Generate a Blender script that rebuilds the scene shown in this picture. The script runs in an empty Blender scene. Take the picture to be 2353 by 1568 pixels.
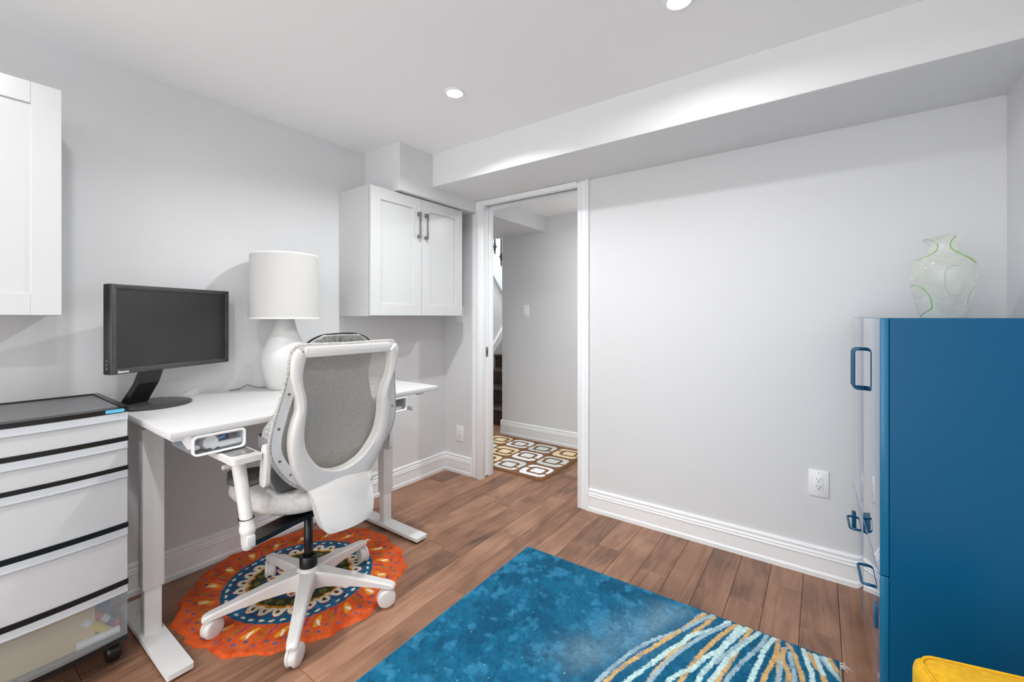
import bpy, bmesh, math, random
import numpy as np
from mathutils import Vector, Matrix

random.seed(7)
np.random.seed(7)
scene = bpy.context.scene
col = scene.collection

# ---------------------------------------------------------------- camera
EYE = 1.15
cam_data = bpy.data.cameras.new('camera')
cam = bpy.data.objects.new('camera', cam_data)
col.objects.link(cam)
cam.location = (0.0, 0.0, EYE)
cam.rotation_euler = (math.radians(90), 0, math.radians(35.76))
cam_data.sensor_width = 36.0
cam_data.lens = 36.0 * 984.0 / 2353.0
cam_data.shift_y = -55.0 / 2353.0
cam_data.clip_start = 0.02
scene.camera = cam

# ---------------------------------------------------------------- world, exposure
world = bpy.data.worlds.new('world')
scene.world = world
world.use_nodes = True
world.node_tree.nodes['Background'].inputs[0].default_value = (0.975, 0.99, 1.0, 1)
world.node_tree.nodes['Background'].inputs[1].default_value = 2.55
vs = scene.view_settings
vs.view_transform = 'Standard'
vs.look = 'None'
vs.exposure = 0.32
vs.gamma = 1.0
vs.use_curve_mapping = False
scene.cycles.use_denoising = True
scene.cycles.max_bounces = 10
scene.cycles.diffuse_bounces = 7
scene.cycles.glossy_bounces = 4
scene.cycles.transmission_bounces = 4
scene.cycles.transparent_max_bounces = 12
scene.cycles.use_adaptive_sampling = True
scene.cycles.adaptive_threshold = 0.02
scene.cycles.sample_clamp_indirect = 8.0
scene.cycles.caustics_reflective = False
scene.cycles.caustics_refractive = False

POT_POWER = 5.3
SPREAD = 166.0
HALL_POWER = 9.0
STAIR_POWER = 20.0
LIGHT_COLOR = (0.98, 0.992, 1.0)

# ---------------------------------------------------------------- room dimensions
XL, XR = -2.310, 0.556        # left and right wall
YB, YF = 2.340, -1.900        # door wall, open end behind the camera
ZC = 2.170                    # ceiling
WT = 0.115                    # wall thickness
DX0, DX1, DZ = -1.945, -1.190, 1.943   # door opening
HY = 3.365                    # hall wall
HZ = 2.066                    # hall ceiling

# ---------------------------------------------------------------- helpers
def lin(c):
    return tuple(((v / 255.0) / 12.92 if v / 255.0 <= 0.04045 else ((v / 255.0 + 0.055) / 1.055) ** 2.4) for v in c)

def lin4(c):
    return lin(c) + (1.0,)

MATS = {}
def mat(name, rgb=(200, 200, 200), rough=0.5, metal=0.0, spec=0.5, coat=0.0, bump=0.0, bump_scale=200.0,
        mottle=0.0, mottle_scale=6.0, emit=0.0, emit_rgb=(255, 255, 255)):
    if name in MATS:
        return MATS[name]
    m = bpy.data.materials.new(name)
    m.use_nodes = True
    nt = m.node_tree
    b = nt.nodes['Principled BSDF']
    b.inputs['Base Color'].default_value = lin4(rgb)
    b.inputs['Roughness'].default_value = rough
    b.inputs['Metallic'].default_value = metal
    b.inputs['Specular IOR Level'].default_value = spec
    b.inputs['Coat Weight'].default_value = coat
    b.inputs['Coat Roughness'].default_value = 0.012
    if emit > 0:
        b.inputs['Emission Color'].default_value = lin4(emit_rgb)
        b.inputs['Emission Strength'].default_value = emit
    tc = nt.nodes.new('ShaderNodeTexCoord')
    if bump > 0:
        n = nt.nodes.new('ShaderNodeTexNoise')
        n.inputs['Scale'].default_value = bump_scale
        n.inputs['Detail'].default_value = 3
        bp = nt.nodes.new('ShaderNodeBump')
        bp.inputs['Strength'].default_value = bump
        bp.inputs['Distance'].default_value = 0.002
        nt.links.new(tc.outputs['Object'], n.inputs['Vector'])
        nt.links.new(n.outputs['Fac'], bp.inputs['Height'])
        nt.links.new(bp.outputs['Normal'], b.inputs['Normal'])
    if mottle > 0:
        n = nt.nodes.new('ShaderNodeTexNoise')
        n.inputs['Scale'].default_value = mottle_scale
        n.inputs['Detail'].default_value = 5
        r = nt.nodes.new('ShaderNodeValToRGB')
        lo = tuple(v * (1 - mottle) for v in rgb)
        hi = tuple(min(255, v * (1 + mottle)) for v in rgb)
        r.color_ramp.elements[0].position = 0.3
        r.color_ramp.elements[1].position = 0.7
        r.color_ramp.elements[0].color = lin4(lo)
        r.color_ramp.elements[1].color = lin4(hi)
        nt.links.new(tc.outputs['Object'], n.inputs['Vector'])
        nt.links.new(n.outputs['Fac'], r.inputs['Fac'])
        nt.links.new(r.outputs['Color'], b.inputs['Base Color'])
    MATS[name] = m
    return m

def tag(o, label=None, cat=None, group=None, kind=None):
    if label: o['label'] = label
    if cat: o['category'] = cat
    if group: o['group'] = group
    if kind: o['kind'] = kind
    return o

def thing(name, label, cat, loc=(0, 0, 0), rotz=0.0, group=None):
    o = bpy.data.objects.new(name, None)
    col.objects.link(o)
    o.empty_display_size = 0.1
    o.location = loc
    o.rotation_euler = (0, 0, rotz)
    return tag(o, label, cat, group)

def obj(name, bm, material, parent=None, smooth=False, loc=None, rot=None, auto=None):
    me = bpy.data.meshes.new(name)
    bmesh.ops.recalc_face_normals(bm, faces=bm.faces[:])
    bm.to_mesh(me)
    bm.free()
    mats = material if isinstance(material, (list, tuple)) else [material]
    for m in mats:
        me.materials.append(m)
    if smooth or auto:
        for p in me.polygons:
            p.use_smooth = True
    o = bpy.data.objects.new(name, me)
    col.objects.link(o)
    if auto:
        me.set_sharp_from_angle(angle=math.radians(auto))
    if parent: o.parent = parent
    if loc: o.location = loc
    if rot: o.rotation_euler = rot
    return o

def NB():
    return bmesh.new()

def box(bm, x0, x1, y0, y1, z0, z1, bev=0.0, seg=2, only=None):
    vs_ = [bm.verts.new(p) for p in ((x0, y0, z0), (x1, y0, z0), (x1, y1, z0), (x0, y1, z0), (x0, y0, z1), (x1, y0, z1), (x1, y1, z1), (x0, y1, z1))]
    fs = [bm.faces.new([vs_[i] for i in f]) for f in ((0, 3, 2, 1), (4, 5, 6, 7), (0, 1, 5, 4), (1, 2, 6, 5), (2, 3, 7, 6), (3, 0, 4, 7))]
    if bev > 0:
        es = list({e for f in fs for e in f.edges})
        if only == 'z':
            es = [e for e in es if abs(e.verts[0].co.z - e.verts[1].co.z) > 1e-6]
        elif only == 'x':
            es = [e for e in es if abs(e.verts[0].co.x - e.verts[1].co.x) > 1e-6]
        elif only == 'y':
            es = [e for e in es if abs(e.verts[0].co.y - e.verts[1].co.y) > 1e-6]
        bmesh.ops.bevel(bm, geom=es, offset=bev, segments=seg, affect='EDGES', profile=0.5)
    return bm

def bx(name, ext, material, parent=None, bev=0.0, seg=2, only=None, **k):
    return obj(name, box(NB(), *ext, bev=bev, seg=seg, only=only), material, parent, auto=35 if bev > 0 else None, **k)

def frame_of(d):
    d = Vector(d).normalized()
    a = Vector((0, 0, 1)) if abs(d.z) < 0.9 else Vector((1, 0, 0))
    u = d.cross(a).normalized()
    return u, d.cross(u).normalized()

def cyl(bm, p0, p1, r0, r1=None, n=24, cap=True):
    r1 = r0 if r1 is None else r1
    p0, p1 = Vector(p0), Vector(p1)
    u, w = frame_of(p1 - p0)
    a = [bm.verts.new(p0 + (u * math.cos(t) + w * math.sin(t)) * r0) for t in [2 * math.pi * i / n for i in range(n)]]
    b = [bm.verts.new(p1 + (u * math.cos(t) + w * math.sin(t)) * r1) for t in [2 * math.pi * i / n for i in range(n)]]
    for i in range(n):
        bm.faces.new((a[i], a[(i + 1) % n], b[(i + 1) % n], b[i]))
    if cap:
        bm.faces.new(a[::-1]); bm.faces.new(b)
    return bm

def tube(bm, pts, r, n=8, closed=False):
    pts = [Vector(p) for p in pts]
    N = len(pts)
    rings = []
    pu = None
    for i, p in enumerate(pts):
        if closed:
            d = pts[(i + 1) % N] - pts[i - 1]
        else:
            d = pts[min(i + 1, N - 1)] - pts[max(i - 1, 0)]
        d.normalize()
        if pu is None:
            u, w = frame_of(d)
        else:
            u = (pu - d * pu.dot(d)).normalized(); w = d.cross(u).normalized()
        pu = u
        rr = r[i] if isinstance(r, (list, tuple)) else r
        rings.append([bm.verts.new(p + (u * math.cos(t) + w * math.sin(t)) * rr) for t in [2 * math.pi * k / n for k in range(n)]])
    M = N if closed else N - 1
    for i in range(M):
        a, b = rings[i], rings[(i + 1) % N]
        for k in range(n):
            bm.faces.new((a[k], a[(k + 1) % n], b[(k + 1) % n], b[k]))
    if not closed:
        bm.faces.new(rings[0][::-1]); bm.faces.new(rings[-1])
    return bm

def lathe(bm, prof, n=48, cx=0.0, cy=0.0):
    rings = []
    for r, z in prof:
        if r < 1e-6:
            rings.append([bm.verts.new((cx, cy, z))])
        else:
            rings.append([bm.verts.new((cx + r * math.cos(2 * math.pi * i / n), cy + r * math.sin(2 * math.pi * i / n), z)) for i in range(n)])
    for a, b in zip(rings[:-1], rings[1:]):
        for i in range(n):
            j = (i + 1) % n
            if len(a) == 1 and len(b) == 1: continue
            if len(a) == 1: bm.faces.new((a[0], b[i], b[j]))
            elif len(b) == 1: bm.faces.new((a[i], a[j], b[0]))
            else: bm.faces.new((a[i], a[j], b[j], b[i]))
    return bm

def prism(bm, poly, axis, d0, d1):
    """poly in the two other axes (cyclic order x:(y,z) y:(x,z) z:(x,y))."""
    def P(q, d):
        return {'x': (d, q[0], q[1]), 'y': (q[0], d, q[1]), 'z': (q[0], q[1], d)}[axis]
    a = [bm.verts.new(P(q, d0)) for q in poly]
    b = [bm.verts.new(P(q, d1)) for q in poly]
    n = len(poly)
    bm.faces.new(a); bm.faces.new(b[::-1])
    for i in range(n):
        bm.faces.new((a[i], b[i], b[(i + 1) % n], a[(i + 1) % n]))
    return bm

def loft(bm, rings, closed_ring=True, cap=True, closed_path=False):
    R = [[bm.verts.new(p) for p in r] for r in rings]
    n = len(R[0])
    m = len(R)
    for i in range(m if closed_path else m - 1):
        a, b = R[i], R[(i + 1) % m]
        for k in range(n if closed_ring else n - 1):
            bm.faces.new((a[k], a[(k + 1) % n], b[(k + 1) % n], b[k]))
    if cap and not closed_path and closed_ring:
        bm.faces.new(R[0][::-1]); bm.faces.new(R[-1])
    return bm

def rrect(x0, x1, y0, y1, r, n=5):
    pts = []
    for cx, cy, a0 in ((x1 - r, y1 - r, 0), (x0 + r, y1 - r, 90), (x0 + r, y0 + r, 180), (x1 - r, y0 + r, 270)):
        for i in range(n + 1):
            a = math.radians(a0 + 90 * i / n)
            pts.append((cx + r * math.cos(a), cy + r * math.sin(a)))
    return pts

def catmull(pts, k=6):
    P = [Vector(p) for p in pts]
    out = []
    for i in range(len(P) - 1):
        p0 = P[max(i - 1, 0)]; p1 = P[i]; p2 = P[i + 1]; p3 = P[min(i + 2, len(P) - 1)]
        for j in range(k):
            t = j / k
            out.append(0.5 * ((2 * p1) + (p2 - p0) * t + (2 * p0 - 5 * p1 + 4 * p2 - p3) * t * t + (3 * p1 - p0 - 3 * p2 + p3) * t ** 3))
    out.append(P[-1])
    return out

def text_part(name, body, size, material, parent, loc, rot, shear=0.0, extrude=0.0003, align='LEFT', bold=0.0):
    cu = bpy.data.curves.new(name, 'FONT')
    cu.body = body
    cu.size = size
    cu.shear = shear
    cu.extrude = extrude
    cu.offset = bold
    cu.align_x = align
    cu.materials.append(material)
    tmp = bpy.data.objects.new(name, cu)
    col.objects.link(tmp)
    bpy.context.view_layer.update()
    me = bpy.data.meshes.new_from_object(tmp.evaluated_get(bpy.context.evaluated_depsgraph_get()))
    bpy.data.objects.remove(tmp)
    o = bpy.data.objects.new(name, me)
    col.objects.link(o)
    o.parent = parent
    o.location = loc
    o.rotation_euler = rot
    return o

def copy_tree(o, parent=None):
    c = o.copy()
    col.objects.link(c)
    c.parent = parent
    for ch in list(o.children):
        copy_tree(ch, c)
    return c

# value noise on numpy arrays
def vnoise(x, y, seed=0):
    def h(i, j):
        n = (i * 374761393 + j * 668265263 + seed * 982451653) & 0x7fffffff
        n = ((n ^ (n >> 13)) * 1274126177) & 0x7fffffff
        return ((n ^ (n >> 16)) & 0xffff) / 65535.0
    xi = np.floor(x).astype(np.int64); yi = np.floor(y).astype(np.int64)
    fx = x - xi; fy = y - yi
    fx = fx * fx * (3 - 2 * fx); fy = fy * fy * (3 - 2 * fy)
    return (h(xi, yi) * (1 - fx) + h(xi + 1, yi) * fx) * (1 - fy) + (h(xi, yi + 1) * (1 - fx) + h(xi + 1, yi + 1) * fx) * fy

def fbm(x, y, seed=0, octv=4):
    s = 0; a = 0.5; t = 0
    for i in range(octv):
        s = s + a * vnoise(x * 2 ** i, y * 2 ** i, seed + i); t += a; a *= 0.5
    return s / t

def grid_mesh(name, X, Y, Z, C, material, parent=None, closed_u=False):
    """X,Y,Z: (m,n) arrays, C: (m,n,3) linear colours -> one mesh with a colour attribute."""
    m, n = X.shape
    me = bpy.data.meshes.new(name)
    verts = np.stack([X, Y, Z], -1).reshape(-1, 3)
    idx = np.arange(m * n).reshape(m, n)
    if closed_u:
        nx = np.roll(idx, -1, axis=1)
        q = np.stack([idx[:-1], nx[:-1], nx[1:], idx[1:]], -1).reshape(-1, 4)
    else:
        q = np.stack([idx[:-1, :-1], idx[:-1, 1:], idx[1:, 1:], idx[1:, :-1]], -1).reshape(-1, 4)
    me.vertices.add(len(verts)); me.vertices.foreach_set('co', verts.ravel().astype(np.float32))
    me.loops.add(q.size); me.loops.foreach_set('vertex_index', q.ravel().astype(np.int32))
    me.polygons.add(len(q))
    me.polygons.foreach_set('loop_start', (np.arange(len(q)) * 4).astype(np.int32))
    me.polygons.foreach_set('use_smooth', np.ones(len(q), dtype=bool))
    me.update(calc_edges=True)
    ca = me.color_attributes.new('pattern', 'FLOAT_COLOR', 'POINT')
    cc = np.concatenate([C.reshape(-1, 3), np.ones((len(verts), 1))], 1).astype(np.float32)
    ca.data.foreach_set('color', cc.ravel())
    me.materials.append(material)
    o = bpy.data.objects.new(name, me)
    col.objects.link(o)
    if parent: o.parent = parent
    return o

def pile_mat(name, rough=0.9, sheen=0.04):
    m = bpy.data.materials.new(name); m.use_nodes = True
    nt = m.node_tree; b = nt.nodes['Principled BSDF']
    a = nt.nodes.new('ShaderNodeAttribute'); a.attribute_name = 'pattern'
    nt.links.new(a.outputs['Color'], b.inputs['Base Color'])
    b.inputs['Roughness'].default_value = rough
    b.inputs['Specular IOR Level'].default_value = 0.1
    b.inputs['Sheen Weight'].default_value = sheen
    tc = nt.nodes.new('ShaderNodeTexCoord')
    n = nt.nodes.new('ShaderNodeTexNoise'); n.inputs['Scale'].default_value = 420; n.inputs['Detail'].default_value = 4
    bp = nt.nodes.new('ShaderNodeBump'); bp.inputs['Strength'].default_value = 0.6; bp.inputs['Distance'].default_value = 0.003
    nt.links.new(tc.outputs['Object'], n.inputs['Vector'])
    nt.links.new(n.outputs['Fac'], bp.inputs['Height'])
    nt.links.new(bp.outputs['Normal'], b.inputs['Normal'])
    return m

def smoothstep(a, b, x):
    t = np.clip((x - a) / (b - a), 0, 1)
    return t * t * (3 - 2 * t)

def mix(c0, c1, f):
    return c0 * (1 - f[..., None]) + c1 * f[..., None]

# ---------------------------------------------------------------- materials
M_wall = mat('grey_wall_paint', (218, 219, 220), 0.6, bump=0.06, bump_scale=350)
M_ceil = mat('ceiling_paint', (247, 247, 247), 0.75, bump=0.05, bump_scale=300)
M_trim = mat('white_trim_paint', (240, 242, 243), 0.32)
M_cabw = mat('white_cabinet_paint', (202, 203, 203), 0.3)
M_desk = mat('white_desk_laminate', (204, 204, 203), 0.4)
M_metal_w = mat('white_powder_coat', (222, 222, 221), 0.42)
M_black = mat('black_plastic', (16, 16, 17), 0.28)
M_blackm = mat('matte_black_plastic', (24, 24, 25), 0.5)
M_chairw = mat('chair_white_plastic', (218, 216, 213), 0.38)
M_chairg = mat('chair_grey_plastic', (216, 216, 216), 0.42)
M_nickel = mat('brushed_nickel', (150, 148, 145), 0.35, metal=1.0)
M_white_pl = mat('white_plastic', (240, 240, 240), 0.35)
M_slot = mat('dark_slot', (40, 40, 42), 0.6)
M_gap = mat('dark_gap', (28, 27, 27), 0.8)
M_bluecab = mat('blue_satin_lacquer', (0, 84, 126), 0.30, spec=0.24)
M_bluegl = mat('blue_gloss_lacquer', (0, 70, 112), 0.03, spec=1.0, coat=1.0)
M_bluepull = mat('blue_powder_coat', (18, 84, 118), 0.32)
M_shade = mat('white_linen_shade', (198, 197, 195), 0.85, bump=0.15, bump_scale=500)
M_ceramic = mat('white_ceramic', (212, 212, 211), 0.42)
M_seat = mat('pale_grey_upholstery', (205, 203, 200), 0.9, bump=0.5, bump_scale=600, mottle=0.04, mottle_scale=60)
M_felt = mat('grey_felt', (156, 156, 155), 0.95, bump=0.4, bump_scale=500, mottle=0.20, mottle_scale=130)
M_dfelt = mat('dark_grey_nylon', (92, 92, 93), 0.55, bump=0.2, bump_scale=500)
M_strap = mat('grey_webbing', (132, 132, 134), 0.7, bump=0.4, bump_scale=700)
M_screen = mat('screen_glass', (40, 40, 41), 0.34, spec=0.5, mottle=0.16, mottle_scale=4)
M_yellow = mat('mustard_felt', (222, 170, 22), 0.95, bump=0.6, bump_scale=420, mottle=0.06, mottle_scale=90)
# ================================================================ STRUCTURE
def struct(name, bm, m, parent=None, **k):
    o = obj(name, bm, m, parent, **k)
    if parent is None: o['kind'] = 'structure'
    return o

# ---- floor: dark subfloor slab with every plank as its own piece
def wood_mat(name, c_lo, c_mid, c_hi, rough=0.42):
    m = bpy.data.materials.new(name); m.use_nodes = True
    nt = m.node_tree; L = nt.links.new; b = nt.nodes['Principled BSDF']
    tc = nt.nodes.new('ShaderNodeTexCoord'); oi = nt.nodes.new('ShaderNodeObjectInfo')
    off = nt.nodes.new('ShaderNodeVectorMath'); off.operation = 'MULTIPLY_ADD'
    comb = nt.nodes.new('ShaderNodeCombineXYZ')
    for k in range(3): L(oi.outputs['Random'], comb.inputs[k])
    off.inputs[1].default_value = (37.0, 53.0, 11.0)
    L(comb.outputs[0], off.inputs[0]); L(tc.outputs['Object'], off.inputs[2])
    mp = nt.nodes.new('ShaderNodeMapping'); mp.inputs['Scale'].default_value = (9.0, 1.1, 1.0)
    L(off.outputs[0], mp.inputs['Vector'])
    n1 = nt.nodes.new('ShaderNodeTexNoise'); n1.inputs['Scale'].default_value = 1.6; n1.inputs['Detail'].default_value = 2; n1.inputs['Distortion'].default_value = 0.6
    L(mp.outputs[0], n1.inputs['Vector'])
    mul = nt.nodes.new('ShaderNodeMath'); mul.operation = 'MULTIPLY'; mul.inputs[1].default_value = 22.0
    L(n1.outputs['Fac'], mul.inputs[0])
    fr = nt.nodes.new('ShaderNodeMath'); fr.operation = 'SINE'
    L(mul.outputs[0], fr.inputs[0])
    n2 = nt.nodes.new('ShaderNodeTexNoise'); n2.inputs['Scale'].default_value = 1.0; n2.inputs['Detail'].default_value = 6; n2.inputs['Roughness'].default_value = 0.7
    mp2 = nt.nodes.new('ShaderNodeMapping'); mp2.inputs['Scale'].default_value = (140.0, 7.0, 1.0)
    L(off.outputs[0], mp2.inputs['Vector']); L(mp2.outputs[0], n2.inputs['Vector'])
    n3 = nt.nodes.new('ShaderNodeTexNoise'); n3.inputs['Scale'].default_value = 5.0; n3.inputs['Detail'].default_value = 4
    L(off.outputs[0], n3.inputs['Vector'])
    # fac = .5 + .10*sin + .3*(n2-.5) + .5*(n3-.5) + .42*(rand-.5)
    def madd(src, k, add):
        q = nt.nodes.new('ShaderNodeMath'); q.operation = 'MULTIPLY_ADD'; q.inputs[1].default_value = k
        L(src, q.inputs[0])
        if isinstance(add, float): q.inputs[2].default_value = add
        else: L(add, q.inputs[2])
        return q.outputs[0]
    f = madd(fr.outputs[0], 0.085, 0.5 - 0.16 - 0.33 - 0.15)
    f = madd(n2.outputs['Fac'], 0.32, f)
    f = madd(n3.outputs['Fac'], 0.66, f)
    f = madd(oi.outputs['Random'], 0.30, f)
    r = nt.nodes.new('ShaderNodeValToRGB')
    e = r.color_ramp.elements
    e[0].position = 0.12; e[0].color = lin4(c_lo)
    e[1].position = 0.85; e[1].color = lin4(c_hi)
    x = e.new(0.46); x.color = lin4(c_mid)
    L(f, r.inputs['Fac']); L(r.outputs['Color'], b.inputs['Base Color'])
    b.inputs['Roughness'].default_value = rough
    b.inputs['Specular IOR Level'].default_value = 0.45
    bp = nt.nodes.new('ShaderNodeBump'); bp.inputs['Strength'].default_value = 0.18; bp.inputs['Distance'].default_value = 0.001
    L(n2.outputs['Fac'], bp.inputs['Height']); L(bp.outputs[0], b.inputs['Normal'])
    return m
M_wood = wood_mat('brown_oak_floor', (80, 58, 46), (139, 101, 79), (174, 133, 107))
M_step = wood_mat('dark_stair_wood', (38, 29, 25), (62, 48, 40), (88, 70, 58), rough=0.35)

floor = struct('floor', box(NB(), -3.47, XR + 0.02, YF - 0.02, 3.64, -0.06, -0.012), M_gap)
PW = 0.1218
xs = 0.0597
rows = []
k = 0
rng = random.Random(11)
while True:
    x1 = xs + PW * (5 - k); x0 = x1 - PW
    k += 1
    if x0 > XR: continue
    if x1 < -3.46: break
    rows.append((max(x0, -3.465), min(x1, XR + 0.01)))
for (x0, x1) in rows:
    if x1 - x0 < 0.01: continue
    xm = 0.5 * (x0 + x1)
    y = 3.63
    yend = 2.40 if xm < XL - 0.03 else YF
    first = True
    while y > yend + 0.02:
        ln = rng.choice((0.42, 0.55, 0.7, 0.9, 1.1, 1.2)) * (rng.uniform(0.2, 1.0) if first else 1.0)
        first = False
        y0 = max(y - ln, yend)
        if y0 - yend < 0.12: y0 = yend
        bm = NB(); g = 0.0006; c = 0.0014; w = (x1 - x0) / 2; l = (y - y0) / 2
        rings = []
        for (i, z) in ((g, -0.012), (g, -0.0012), (g + c, 0.0)):
            rings.append([bm.verts.new(p) for p in ((-w + i, -l + i, z), (w - i, -l + i, z), (w - i, l - i, z), (-w + i, l - i, z))])
        for a, b in zip(rings[:-1], rings[1:]):
            for q in range(4): bm.faces.new((a[q], a[(q + 1) % 4], b[(q + 1) % 4], b[q]))
        bm.faces.new(rings[-1])
        obj('plank', bm, M_wood, floor, loc=(xm, (y + y0) / 2, 0))
        y = y0

# ---- walls
wl = struct('wall_left', box(NB(), XL - WT, XL, YF - WT, YB + WT, -0.012, ZC + 0.1), M_wall)
bm = NB()
box(bm, XL - 1.1, DX0 - 0.02, YB, YB + WT, -0.012, ZC + 0.1)
box(bm, DX1 + 0.02, XR + WT, YB, YB + WT, -0.012, ZC + 0.1)
box(bm, DX0 - 0.02, DX1 + 0.02, YB, YB + WT, DZ + 0.02, ZC + 0.1)
struct('wall_back', bm, M_wall)
struct('wall_right', box(NB(), XR, XR + WT, YF - WT, YB + WT, -0.012, ZC + 0.1), M_wall)
# no wall behind the viewer; the open end lets world light fill in
struct('ceiling', box(NB(), XL - WT, XR + WT, YF - WT, YB + 0.02, ZC, ZC + 0.12), M_ceil)
M_bulk = mat('bulkhead_paint', (225, 226, 226), 0.62, bump=0.05, bump_scale=300)
struct('ceiling_soffit', box(NB(), -1.980, XR + 0.01, 1.893, YB + 0.01, 1.968, ZC + 0.01, bev=0.002, seg=1), M_bulk)
struct('ceiling_bulkhead', box(NB(), XL - 0.01, -1.980, 1.635, YB + 0.01, 1.890, ZC + 0.01, bev=0.002, seg=1), M_wall)

# ---- hall behind the door
HX = -2.543
bm = NB()
box(bm, HX, -0.3, HY, HY + WT, -0.012, 3.3)
struct('wall_hall', bm, M_wall)
struct('wall_hall_side', box(NB(), -0.42, -0.3, YB + WT, HY, -0.012, HZ), M_wall)
struct('ceiling_hall', box(NB(), -4.6, -0.3, YB + WT, HY + 0.0, HZ, HZ + 0.1), M_ceil)
struct('ceiling_hall_bulkhead', box(NB(), -3.6, -2.033, YB + WT, HY + 0.0, 1.927, HZ + 0.01), M_wall)
# stairwell beyond
struct('wall_stair_left', prism(NB(), [(YB + WT, -0.012), (5.6, -0.012), (5.6, 0.55), (4.30, 1.80), (4.10, 1.90), (YB + WT, 1.90)], 'x', -3.58, -3.47), M_wall)
struct('wall_stair_end', box(NB(), -4.7, HX + 0.4, 5.5, 5.6, -0.012, 3.4), M_trim)
struct('wall_stair_far', box(NB(), -4.7, -4.6, YB + WT, 5.6, -0.012, 3.4), M_trim)
struct('wall_stair_right', box(NB(), HX, HX + WT, HY + WT, 5.6, -0.012, 3.3), M_wall)
struct('ceiling_stair', box(NB(), -4.7, HX + 0.4, HY, 5.6, 3.3, 3.4), M_ceil)
struct('wall_stair_front', box(NB(), -4.7, HX, HY - 0.1, HY, HZ + 0.1, 3.4), M_wall)

# ---- baseboards
PROFILE = [(0, 0), (0.017, 0), (0.017, 0.019), (0.0125, 0.027), (0.0125, 0.085), (0.0155, 0.088), (0.0155, 0.093), (0.0125, 0.096),
           (0.0125, 0.101), (0.0145, 0.104), (0.010, 0.112), (0.010, 0.119), (0.0125, 0.122), (0.011, 0.128), (0.005, 0.132), (0, 0.133)]
def baseboard(name, x0, y0, x1, y1, nx, ny, scale=1.0):
    bm = NB()
    a = [bm.verts.new((x0 + nx * p, y0 + ny * p, z * scale)) for p, z in PROFILE]
    b = [bm.verts.new((x1 + nx * p, y1 + ny * p, z * scale)) for p, z in PROFILE]
    n = len(PROFILE)
    bm.faces.new(a); bm.faces.new(b[::-1])
    for i in range(n): bm.faces.new((a[i], b[i], b[(i + 1) % n], a[(i + 1) % n]))
    return struct(name, bm, M_trim, auto=20)
baseboard('baseboard_left', XL, YF, XL, YB, 1, 0)
baseboard('baseboard_back', DX1 + 0.073, YB, XR, YB, 0, -1)
baseboard('baseboard_back_corner', XL, YB, -2.040, YB, 0, -1)
baseboard('baseboard_right', XR, YB, XR, YF, -1, 0)
baseboard('baseboard_hall', HX - 0.012, HY, -0.42, HY, 0, -1, 1.05)

# ---- door casing and jambs
def casing_profile(w, flip=False):
    p = [(0, 0.017), (0.10, 0.019), (0.16, 0.012), (0.24, 0.018), (0.33, 0.010), (0.58, 0.011), (0.64, 0.016), (0.72, 0.009), (0.92, 0.009), (1.0, 0.006)]
    if flip: p = [(1 - a, d) for a, d in p][::-1]
    return [(a * w, d) for a, d in p]
def vcasing(name, x0, w, z1, flip, ysurf=YB):
    prof = casing_profile(w, flip)
    poly = [(x0 + a, ysurf - d) for a, d in prof] + [(x0 + w, ysurf + 0.004), (x0, ysurf + 0.004)]
    o = struct(name, prism(NB(), poly, 'z', 0.0, z1), M_trim, auto=15)
    return o
vcasing('trim_1', -2.040, 0.088, 1.889, True)       # left casing
struct('trim_2', box(NB(), -1.985, -1.950, YB - 0.027, YB - 0.012, 0.0, 1.966, bev=0.003, seg=2), M_trim, auto=30)
vcasing('trim_3', DX1 - 0.002, 0.075, 1.967, True)       # right casing
bm = NB(); box(bm, -1.955, DX1 + 0.0, YB - 0.018, YB + 0.004, DZ + 0.004, 1.9665, bev=0.003); box(bm, -1.955, DX1, YB - 0.024, YB, DZ + 0.014, 1.9665, bev=0.002)
struct('trim_4', bm, M_trim, auto=30)              # head casing
# split pocket jamb on the left, flat jamb on the right, head jamb with track slot
bm = NB()
box(bm, DX0 - 0.022, DX0, YB - 0.012, YB + 0.034, 0.0, DZ + 0.02, bev=0.002)
box(bm, DX0 - 0.022, DX0, YB + 0.078, YB + WT + 0.012, 0.0, DZ + 0.02, bev=0.002)
struct('trim_5', bm, M_trim, auto=30)
struct('trim_6', box(NB(), DX1, DX1 + 0.02, YB - 0.012, YB + WT + 0.012, 0.0, DZ + 0.02, bev=0.002), M_trim, auto=30)
bm = NB()
box(bm, DX0, DX1, YB - 0.01, YB + 0.030, DZ - 0.002, DZ + 0.02)
box(bm, DX0, DX1, YB + 0.082, YB + WT + 0.012, DZ - 0.012, DZ + 0.02)
struct('trim_7', bm, M_trim)
struct('trim_8', box(NB(), DX0, DX1, YB + 0.028, YB + 0.084, DZ + 0.012, DZ + 0.021), M_gap)
# the pocket door, slid into the wall: only its edge and edge pull show
dr = struct('door_1', box(NB(), DX0 - 0.70, DX0 - 0.004, YB + 0.038, YB + 0.074, 0.012, DZ + 0.004), M_trim)
ep = obj('edge_pull', box(NB(), -0.001, 0.0035, -0.011, 0.011, -0.035, 0.035, bev=0.0015), M_nickel, dr, loc=(DX0 - 0.004, YB + 0.056, 0.90))
obj('edge_pull_recess', box(NB(), 0.0, 0.0042, -0.005, 0.005, -0.017, 0.013), M_slot, ep)

# ---- stairs
st = thing('staircase', 'dark brown wooden stair steps beyond the doorway', 'stairs', (-3.0, 3.64, 0))
for i in range(6):
    y = i * 0.27; z = 0.165 * (i + 1)
    xr = HX + 3.0 - 0.003
    tr = bx('tread', (-0.468, xr, y - 0.035, y + 0.27, z - 0.034, z), M_step, st, bev=0.006)
    rs = bx('riser', (-0.468, xr, y - 0.012, y + 0.01, z - 0.165, z - 0.034), M_step, st)
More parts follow.
